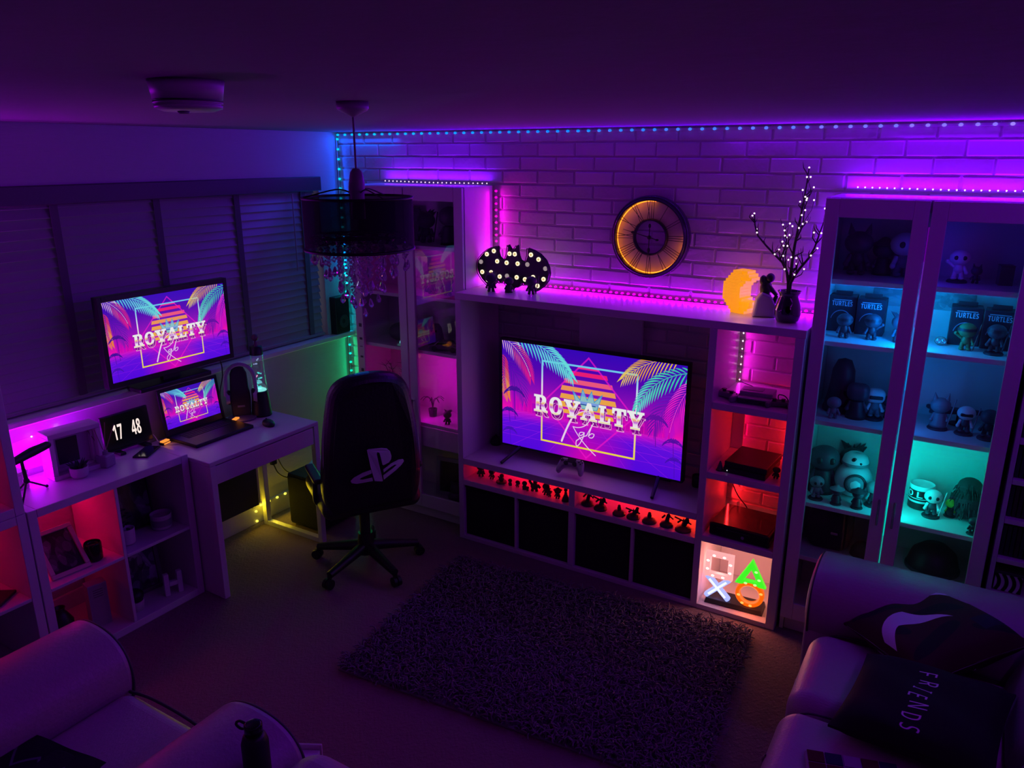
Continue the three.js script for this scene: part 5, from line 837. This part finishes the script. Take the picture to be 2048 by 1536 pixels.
for (const [l, x, w, s] of [['pale sketchy picture on the cabinet back, left half of second shelf', 3.3, 0.17, 31], ['pale sketchy picture on the cabinet back, right half of second shelf', 3.53, 0.17, 45]]) one('picture_print', l, 'picture', box(w, 0.115, 0.004, 0, 0, 0, 0.001), arty(s, ['#7a8a90', '#4a5a66', '#a0b0b4', '#5a6a70']), [x, 1.6, 0.031]);
// third shelf
{ const t = thing('toy_helmet', 'large dark flared helmet at the left of the third shelf', 'helmet', [3.15, 1.066, 0.16], 0.3); part(t, 'shell', lathe([[0.03, 0], [0.075, 0.005], [0.06, 0.07], [0.052, 0.13], [0.048, 0.19], [0.03, 0.235], [0, 0.245]]), dk); part(t, 'face_guard', xf(ext(shapeOf([[-0.03, 0], [0.03, 0], [0.018, 0.08], [-0.018, 0.08]]), 0.02, 0.004), 0, 0.03, 0.052, -0.2), blackGloss); }
one('toy_sword', 'long dark toy blade lying along the back of the third shelf', 'toy', cat(bar([-0.13, 0.03, 0], [0.15, 0.075, 0], 0.006, 0.004), bar([-0.13, 0.03, 0], [-0.17, 0.024, 0], 0.012, 0.012), sph(0.012, -0.13, 0.03, 0)), dk, [3.28, 1.066, 0.07], 0);
fig('pale dusty toy figure at the left front of the third shelf', [3.145, 1.066, 0.3], 0.1, 0.3, { head: gy, body: gy, arms: gy });
fig('tall cloaked dark toy figure on the third shelf', [3.23, 1.066, 0.24], 0.165, 0.1, { head: dk2, robe: 1, cape: dk, square: 1 });
fig('toy trooper with a white helmet and black visor on the third shelf', [3.3, 1.066, 0.22], 0.135, 0.2, { head: wh, square: 1, visor: 1, body: gy, arms: wh, base: dk });
fig('dark toy beside the middle door frame on the third shelf', [3.358, 1.066, 0.18], 0.11, 0.1, { head: dk2 });
fig('blue-lit hooded toy with staff left on the third right shelf', [3.552, 1.066, 0.215], 0.13, 0.2, { head: gy, body: gy, robe: 1, ears: 1, base: dk, staff: gy });
fig('toy with a pale rounded helmet in the middle of the third right shelf', [3.65, 1.066, 0.235], 0.115, 0.1, { head: wh, visor: 1, body: dk2, base: dk, staff: gy });
fig('dark toy on a round stand at the right of the third shelf', [3.735, 1.066, 0.255], 0.12, -0.1, { head: dk2, body: dk, base: dk });
{ const t = thing('toy_spaceship', 'dark wedge-shaped toy ship at the back of the third right shelf', 'toy', [3.62, 1.066, 0.11], 0.15); part(t, 'hull', xf(ext(shapeOf([[-0.12, -0.04], [0.13, 0], [-0.12, 0.04], [-0.1, 0]]), 0.02, 0.005), 0, 0.05, 0, -PI / 2, 0, 0.06), dk2); part(t, 'tower', box(0.03, 0.03, 0.03, -0.08, 0.085, 0, 0.005), dk2); part(t, 'stand', cat(bar([0, 0.006, 0], [0, 0.05, 0], 0.005), cyl(0.03, 0.034, 0.007)), dk); }
// fourth shelf
{ const t = thing('toy_robot', 'white round-bodied toy robot with a domed head on the fourth shelf', 'robot', [3.25, 0.67, 0.18], 0.25);
  part(t, 'body', sph(0.082, 0, 0.082, 0, 1, 1, 1, 28), wh); part(t, 'chest_ring', xf(new THREE.TorusGeometry(0.042, 0.006, 8, 32), 0, 0.085, 0.0705, 0.02), dk); part(t, 'chest_plate', xf(lathe([[0, 0.006], [0.03, 0.004], [0.036, 0]], 0, 0, 0, 24), 0, 0.085, 0.074, PI / 2), gy);
  part(t, 'head', lathe([[0.052, 0.155], [0.058, 0.16], [0.058, 0.17], [0.05, 0.195], [0.032, 0.21], [0, 0.216], [0, 0.155]]), wh); part(t, 'head_band', lathe([[0.0585, 0.158], [0.06, 0.162], [0.06, 0.168], [0.0585, 0.171]]), gy); part(t, 'lens', sph(0.012, -0.012, 0.19, 0.046, 1, 1, 0.5), blackGloss); part(t, 'small_lens', sph(0.006, 0.016, 0.177, 0.053, 1, 1, 0.5), blackGloss); }
fig('big dark bald-headed toy left of the white robot on the fourth shelf', [3.118, 0.67, 0.195], 0.23, 0.3, { head: dk2, robe: 1, eyes: 1 });
fig('dark toy with spiky hair close behind the white robot', [3.225, 0.67, 0.085], 0.2, 0.1, { spikes: 1, head: dk });
fig('small white toy robot on a stand at the left front of the fourth shelf', [3.115, 0.67, 0.305], 0.105, 0.4, { head: gy, body: gy, eyes: 1, base: dk });
fig('squat dark hatted toy in front of the white robot', [3.205, 0.67, 0.318], 0.08, 0.2, { hat: gy, robe: 1, base: dk });
fig('squat dark flat-hatted toy right of the other squat one', [3.292, 0.67, 0.312], 0.085, 0, { hat: dk, robe: 1, base: dk });
fig('toy with a clear round head by the middle door frame, fourth shelf', [3.347, 0.67, 0.25], 0.11, 0.1, { head: M(0.15, 0.25, 0.25, 0.1), base: dk, body: dk });
{ const tex = canvasTex(512, 128, (c) => { c.fillStyle = '#0a0a0c'; c.fillRect(0, 0, 512, 128); c.fillStyle = '#e8f0f0'; c.fillRect(0, 96, 512, 8); c.font = 'bold 92px monospace'; for (let i = 0; i < 4; i++) c.fillText('LO', 10 + i * 128, 82); });
  const t = thing('mug', 'black and white drum-shaped mug in the aqua-lit right compartment', 'mug', [3.532, 0.67, 0.15], 2.6); part(t, 'body', lathe([[0, 0], [0.046, 0], [0.05, 0.004], [0.05, 0.03], [0.0505, 0.034], [0, 0.034]]), black); part(t, 'white_band', lathe([[0.0505, 0.034], [0.0515, 0.038], [0.0505, 0.043]]), wh); part(t, 'printed_band', new THREE.CylinderGeometry(0.0503, 0.0503, 0.05, 48, 1, true).translate(0, 0.067, 0), new THREE.MeshStandardMaterial({ map: tex, roughness: 0.4 })); part(t, 'rim', lathe([[0.0495, 0.09], [0.052, 0.094], [0.052, 0.112], [0.047, 0.112], [0.046, 0.095], [0, 0.09]]), wh); }
fig('pale-headed toy on a black stand in front of the drum mug', [3.582, 0.67, 0.235], 0.118, 0.1, { head: wh, eyes: 1, body: dk2, base: dk, staff: wh });
fig('small toy with a bright green round head in the aqua-lit compartment', [3.652, 0.67, 0.19], 0.075, 0.1, { head: lime, body: dk, ears: 0, base: dk });
{ const t = thing('plush_toy', 'large dark shaggy plush toy at the right of the aqua-lit compartment', 'plush', [3.712, 0.67, 0.18], -0.3), fur = M(0.035, 0.035, 0.04, 0.95); const gs = [sph(0.065, 0, 0.075, 0, 0.85, 1.15, 0.9), sph(0.05, 0, 0.145, 0, 1, 0.9, 0.9)]; for (let i = 0; i < 160; i++) { const a = R() * 6.28, y = rr(0.02, 0.17), r = 0.05 * Math.sin(Math.PI * Math.min(0.95, y / 0.2)) + 0.012; gs.push(bar([Math.cos(a) * r, y, Math.sin(a) * r], [Math.cos(a) * (r + 0.012), y - 0.025, Math.sin(a) * (r + 0.012)], 0.004, 0.0008, 4)); } part(t, 'shaggy_body', cat(gs), fur); for (const s of [-1, 1]) part(t, 'arm', cat(bar([s * 0.05, 0.1, 0], [s * 0.055, 0.02, 0.03], 0.02, 0.016), sph(0.018, s * 0.055, 0.02, 0.03)), fur); }
fig('dark toy on a round stand in front of the shaggy plush', [3.742, 0.67, 0.33], 0.07, 0, { head: dk, base: dk });
// fifth shelf
{ const t = thing('storage_bag', 'dark rounded bag on the low shelf of the blue-lit cabinet', 'bag', [3.18, 0.4, 0.17]); part(t, 'body', xf(puff(0.19, 0.2, 0.2, 0.05, 0.01), 0, 0.1, 0), blackFab); part(t, 'strap', tube([[-0.05, 0.19, 0.06], [-0.04, 0.228, 0.06], [0.04, 0.228, 0.06], [0.05, 0.19, 0.06]], 0.006), blackFab); part(t, 'buckle', box(0.03, 0.012, 0.004, 0.03, 0.1, 0.1, 0.001), metal); }
{ const t = thing('toy_helmet', 'dark dome helmet low in the right half of the blue-lit cabinet', 'helmet', [3.62, 0.4, 0.18]); part(t, 'dome', lathe([[0.1, 0], [0.105, 0.03], [0.09, 0.08], [0.05, 0.115], [0, 0.122]]), dk); part(t, 'rim', lathe([[0.1, 0], [0.112, 0.004], [0.112, 0.012], [0.104, 0.016]]), dk2); }
{ const t = thing('toy_helmet', 'small dark dome beside the bag on the low shelf', 'helmet', [3.33, 0.4, 0.22]); part(t, 'dome', lathe([[0.045, 0], [0.048, 0.03], [0.03, 0.06], [0, 0.066]]), dk); part(t, 'rim', lathe([[0.045, 0], [0.05, 0.003], [0.05, 0.01], [0.047, 0.012]]), dk2); }
// zebra-striped box at the right edge
{ const tex = canvasTex(64, 64, (c) => { c.fillStyle = '#d8d4e0'; c.fillRect(0, 0, 64, 64); c.strokeStyle = '#080608'; c.lineWidth = 9; for (let i = -2; i < 6; i++) { c.beginPath(); c.moveTo(i * 18, 0); c.quadraticCurveTo(i * 18 + 20, 30, i * 18 + 4, 64); c.stroke(); } });
  const t = thing('storage_box', 'small zebra-striped box on the narrow tower near the sofa', 'box', [3.9, 0.445, 0.26]); part(t, 'carton', box(0.1, 0.08, 0.14, 0, 0.04, 0, 0.003), dk); part(t, 'striped_front', uvPlane(0.096, 0.076).translate(0, 0.04, 0.0706), new THREE.MeshStandardMaterial({ map: tex, roughness: 0.5 })); part(t, 'lid', box(0.104, 0.012, 0.144, 0, 0.083, 0, 0.002), dk2); }
// left cabinet
fig('tall dim statue in the top compartment of the magenta-lit cabinet', [0.97, 1.69, 0.15], 0.22, 0.3, { robe: 1, cape: dk, head: dk2 });
fig('dim armoured toy at the left in the top compartment of the magenta-lit cabinet', [0.8, 1.69, 0.15], 0.18, 0.5, { head: dk2, spikes: 1, staff: dk });
frameObj('dim framed picture at the back of the topmost left cabinet shelf', [0.62, 1.69, 0.1], 0.1, 0.16, 0.2, 0.12, arty(51, ['#1a1424', '#2a2036', '#0c0812', '#3a3048']), dk, 0.012);
['slim silhouetted figure first in the pink-lit row', 'round-hatted silhouetted figure second in the pink-lit row', 'silhouetted figure with staff third in the pink-lit row', 'spiky silhouetted figure fourth in the pink-lit row', 'eared silhouetted figure fifth in the pink-lit row', 'caped silhouetted figure last in the pink-lit row'].forEach((l, i) => fig(l, [0.8 + i * 0.058, 1.4, 0.13 + (i % 2) * 0.06], [0.13, 0.105, 0.13, 0.12, 0.11, 0.14][i], 0.3, [{ robe: 1 }, { hat: dk }, { staff: dk }, { spikes: 1 }, { ears: 1 }, { cape: dk, robe: 1 }][i]));
one('picture_print', 'pale pink-lit picture leaning in the left half of the magenta cabinet', 'picture', box(0.15, 0.2, 0.006, 0, 0.1, 0, 0.001), arty(71, ['#a08890', '#6a5060', '#c0a8b0', '#7a6070']), [0.68, 1.4, 0.1], 0.15);
{ const t = thing('toy_car', 'model car at the front of the dark middle cabinet shelf', 'toy car', [0.97, 1.075, 0.22], 0.25); const pr = [[-0.095, 0.012], [0.095, 0.012], [0.095, 0.03], [0.06, 0.038], [0.035, 0.058], [-0.035, 0.06], [-0.06, 0.04], [-0.095, 0.036]]; part(t, 'body', ext(shapeOf(pr), 0.075, 0.006, 2).translate(0, 0, -0.0375), M(0.12, 0.1, 0.14, 0.2)); part(t, 'windows', ext(shapeOf([[-0.05, 0.041], [0.05, 0.041], [0.032, 0.054], [-0.033, 0.055]]), 0.077, 0.001).translate(0, 0, -0.0385), blackGloss); for (const x of [-0.058, 0.058]) for (const z of [-0.036, 0.036]) part(t, 'wheel', xf(cyl(0.016, 0.016, 0.012, 0, -0.006, 0, 18), x, 0.016, z, PI / 2), black); }
{ const t = thing('toy_ghost', 'pale sheet-ghost ornament on the dark middle cabinet shelf', 'ornament', [0.84, 1.075, 0.14], 0.3); part(t, 'body', lathe([[0.05, 0], [0.052, 0.02], [0.045, 0.07], [0.036, 0.11], [0.02, 0.132], [0, 0.137]]), gy); for (const s of [-1, 1]) part(t, 'eye', sph(0.007, s * 0.014, 0.095, 0.036, 1, 1.4, 0.5), black); }
fig('dark toy knight at the right of the dark middle cabinet shelf', [1.06, 1.075, 0.13], 0.15, 0.2, { square: 1, visor: 1, head: dk2 });
{ const t = thing('plush_toy', 'dim lumpy plush animal in the left half of the middle cabinet shelf', 'plush', [0.6, 1.075, 0.16], 0.3); part(t, 'body', cat(sph(0.07, 0, 0.06, 0, 1.3, 0.85, 0.9), sph(0.045, 0.06, 0.12, 0.02)), dk2); for (const s of [-1, 1]) part(t, 'ear', sph(0.018, 0.06 + s * 0.03, 0.162, 0.02, 1, 1.2, 0.6), dk2); }
fig('small spiky-haired figure standing before the magenta panel', [0.985, 0.62, 0.24], 0.085, 0.4, { spikes: 1, head: dk, body: dk });
fig('dark figure cut off by the right door frame before the magenta panel', [1.105, 0.62, 0.2], 0.12, 0.2, { robe: 1, head: dk });
{ const t = thing('dried_plant', 'spiky dried branch arrangement in the left half of the magenta cabinet', 'plant', [0.58, 0.62, 0.17]); const gs = []; for (let i = 0; i < 16; i++) { const a = i * 0.9, l = rr(0.1, 0.2), e = [Math.cos(a) * l * 0.6, 0.1 + l, Math.sin(a) * l * 0.3]; gs.push(bar([0, 0.06, 0], e, 0.004, 0.002, 6)); for (let k = 0; k < 4; k++) gs.push(bar(e, [e[0] + rr(-0.04, 0.04), e[1] + rr(0, 0.05), e[2] + rr(-0.03, 0.03)], 0.002, 0.0006, 5)); } part(t, 'branches', cat(gs), dk2); part(t, 'pot', lathe([[0, 0], [0.03, 0], [0.04, 0.05], [0.035, 0.085], [0.028, 0.08], [0, 0.06]]), dk); }
{ const t = thing('grass_plant', 'thin-leaved little plant beside the middle stile, before the magenta panel', 'plant', [0.815, 0.62, 0.16]); const gs = []; for (let i = 0; i < 9; i++) { const a = i * 0.7 - 0.6, c = Math.cos(a), s = Math.sin(a) * 0.4; gs.push(tube([[0, 0.05, 0], [c * 0.02, 0.11, s * 0.02], [c * 0.06, 0.135 - i * 0.003, s * 0.06], [c * 0.09, 0.12 - i * 0.005, s * 0.09]], 0.0018, 10, 5)); } part(t, 'leaves', cat(gs), dk); part(t, 'pot', lathe([[0, 0], [0.022, 0], [0.028, 0.05], [0.022, 0.05], [0, 0.03]]), dk); }
frameObj('pale wide frame standing at the bottom of the magenta-lit cabinet', [0.955, 0.0955, 0.14], 0.12, 0.27, 0.25, 0.1, arty(91, ['#1a1020', '#2c2034', '#0a0610', '#3a2c44']), M(0.42, 0.4, 0.44, 0.6), 0.025);
{ const t = thing('plush_toy', 'dim round plush in front of the pale frame at the cabinet bottom', 'plush', [1.03, 0.0955, 0.23]); part(t, 'body', cat(sph(0.055, 0, 0.05, 0, 1, 0.9, 0.8), sph(0.038, 0, 0.11, 0)), dk2); for (const s of [-1, 1]) part(t, 'ear', sph(0.014, s * 0.03, 0.14, 0, 1, 1, 0.6), dk2); }
// little stickers on the left stile
['top', 'second', 'third', 'fourth', 'lowest'].forEach((w, i) => one('door_sticker', `${w} of five small dark stickers down the left cabinet's outer stile`, 'sticker', box(0.022, [0.022, 0.014, 0.004, 0.012, 0.02][i], 0.0012, 0, 0, 0, 0.0004), dk2, [0.402, [1.185, 1.1, 1.05, 0.985, 0.9][i], 0.3238]));
/* on the long top shelf, before the bat lamp */
fig('dark big-headed figure at the left before the bat lamp', [1.345, 1.4705, 0.3], 0.105, 0.5, { head: dk, body: dk, ears: 0, spikes: 1 });
fig('stout dark caped figure in the middle before the bat lamp', [1.435, 1.4705, 0.262], 0.085, 0.5, { head: dk, body: dk, cape: dk, robe: 1 });
fig('slim dark figure with staff at the right before the bat lamp', [1.575, 1.4705, 0.262], 0.1, 0.5, { head: dk, body: dk, staff: dk });
/* silhouettes on the red-lit figure shelf */
const F = 0.3805;
fig('horned dark figurine at the far left of the red-lit figure shelf', [1.285, F, 0.33], 0.085, 0.5, { ears: 1, head: dk, cape: dk });
fig('hunched dark figurine second in the left red-lit opening', [1.36, F, 0.33], 0.065, 0.3, { head: dk, spikes: 1 });
{ const t = thing('figurine', 'dark figurine on a wide flat disc in the left red-lit opening', 'figurine', [1.437, F, 0.35]); part(t, 'disc', lathe([[0, 0.004], [0.02, 0], [0.032, 0.006], [0.03, 0.012], [0, 0.012]]), dk); part(t, 'rider', cat(sph(0.015, 0, 0.026, 0, 1, 1.1, 1), sph(0.013, 0.003, 0.045, 0), bar([-0.01, 0.03, 0], [-0.022, 0.036, 0], 0.004)), dk); }
fig('tiny robed figurine right of the disc rider', [1.496, F, 0.349], 0.04, 0.2, { robe: 1, head: dk });
fig('tiny figurine with raised stick in the left red-lit opening', [1.546, F, 0.351], 0.042, 0.2, { head: dk, staff: dk, wave: 1 });
fig('slim tiny figurine beside the stick holder', [1.594, F, 0.354], 0.05, 0.2, { head: dk, robe: 1 });
{ const t = thing('figurine', 'hulking figurine with an arm raised overhead on the red-lit shelf', 'figurine', [1.655, F, 0.348], 0.3); part(t, 'body', cat(sph(0.02, 0, 0.03, 0, 1.15, 1, 0.8), sph(0.013, 0.004, 0.055, 0), bar([-0.016, 0.04, 0], [-0.03, 0.06, 0], 0.008, 0.007), bar([-0.03, 0.06, 0], [-0.018, 0.075, 0], 0.007, 0.008), bar([0.018, 0.04, 0], [0.032, 0.022, 0], 0.008, 0.008)), dk); for (const s of [-1, 1]) part(t, 'leg', bar([s * 0.009, 0.02, 0], [s * 0.013, 0.0, 0], 0.008, 0.009), dk); }
fig('tiny crouching figurine at the feet of the hulking one', [1.622, F, 0.37], 0.03, 0.2, { head: dk });
fig('round-headed figurine with arms spread, right of the hulking one', [1.735, F, 0.36], 0.07, 0.2, { head: dk, wave: 1 });
fig('tiny mushroom-hatted figurine in the left red-lit opening', [1.765, F, 0.375], 0.04, 0.2, { head: dk, hat: dk });
fig('capped figurine near the right end of the left red-lit opening', [1.812, F, 0.368], 0.062, 0.2, { head: dk, hat: dk });
{ const t = thing('figurine', 'figurine in a long flared dress ending the left red-lit opening', 'figurine', [1.862, F, 0.37]); part(t, 'dress', lathe([[0, 0], [0.022, 0], [0.018, 0.015], [0.007, 0.042], [0.008, 0.05], [0, 0.055]]), dk); part(t, 'head', cat(sph(0.0105, 0, 0.064, 0), xf(new THREE.ConeGeometry(0.006, 0.01, 5), 0, 0.077, 0)), dk); }
function stand(label, x, z, h, r, kind) { const t = thing('figurine', label, 'figurine', [x, F, z], 0.2); part(t, 'base', lathe([[0, 0], [r, 0], [r * 1.02, 0.006], [r * 0.8, 0.018], [r * 0.4, 0.024], [0, 0.026]]), dk);
  const gs = [bar([0, 0.018, 0], [kind * 0.006, h * 0.6, 0], r * 0.34, r * 0.28), sph(r * 0.32, kind * 0.008, h * 0.62, 0, 1, 1.2, 0.8), sph(r * 0.24, kind * 0.01, h * 0.86, 0)];
  if (kind > 0) gs.push(bar([r * 0.25, h * 0.66, 0], [r * 1.0, h * 0.5, 0.01], 0.004), bar([-r * 0.25, h * 0.66, 0], [-r * 0.7, h * 0.45, 0], 0.005));
  if (kind > 1) gs.push(xf(ext(shapeOf([[0, 0], [0.024, -0.05], [-0.012, -0.05]]), 0.004, 0.001), -0.002, h * 0.75, -0.012), bar([0, h * 0.6, 0], [-r * 1.1, h * 0.85, 0.01], 0.004));
  part(t, 'figure', cat(gs), dk); }
stand('tall figurine with a sideways blade, first in the right red-lit opening', 1.985, 0.35, 0.092, 0.034, 1);
stand('cloaked figurine with bow, second in the right red-lit opening', 2.068, 0.365, 0.085, 0.036, 2);
stand('short stubby figurine on a round base, third in the right opening', 2.178, 0.372, 0.055, 0.034, 0);
stand('pointy-hatted figurine on a base, fourth in the right opening', 2.257, 0.37, 0.064, 0.035, 2);
stand('short cone-like figurine on a base, fifth in the right opening', 2.346, 0.372, 0.055, 0.036, 0);
stand('swordsman figurine leaning back, sixth in the right opening', 2.436, 0.365, 0.088, 0.034, 1);
stand('figurine with flowing cape and arm out, last in the right opening', 2.525, 0.37, 0.084, 0.04, 2);
/* small ones in the console column */
{ const t = thing('figurine', 'tiny cone-shaped ornament left of the slim black console', 'figurine', [2.685, 0.7405, 0.372]); part(t, 'body', lathe([[0, 0], [0.016, 0], [0.014, 0.01], [0.004, 0.045], [0, 0.05]]), dk2); part(t, 'base', cyl(0.018, 0.019, 0.005), dk); }
fig('tiny upright figurine right of the slim black console', [2.938, 0.7405, 0.335], 0.06, 0, { head: dk, body: dk });

renderer.render(scene, camera);
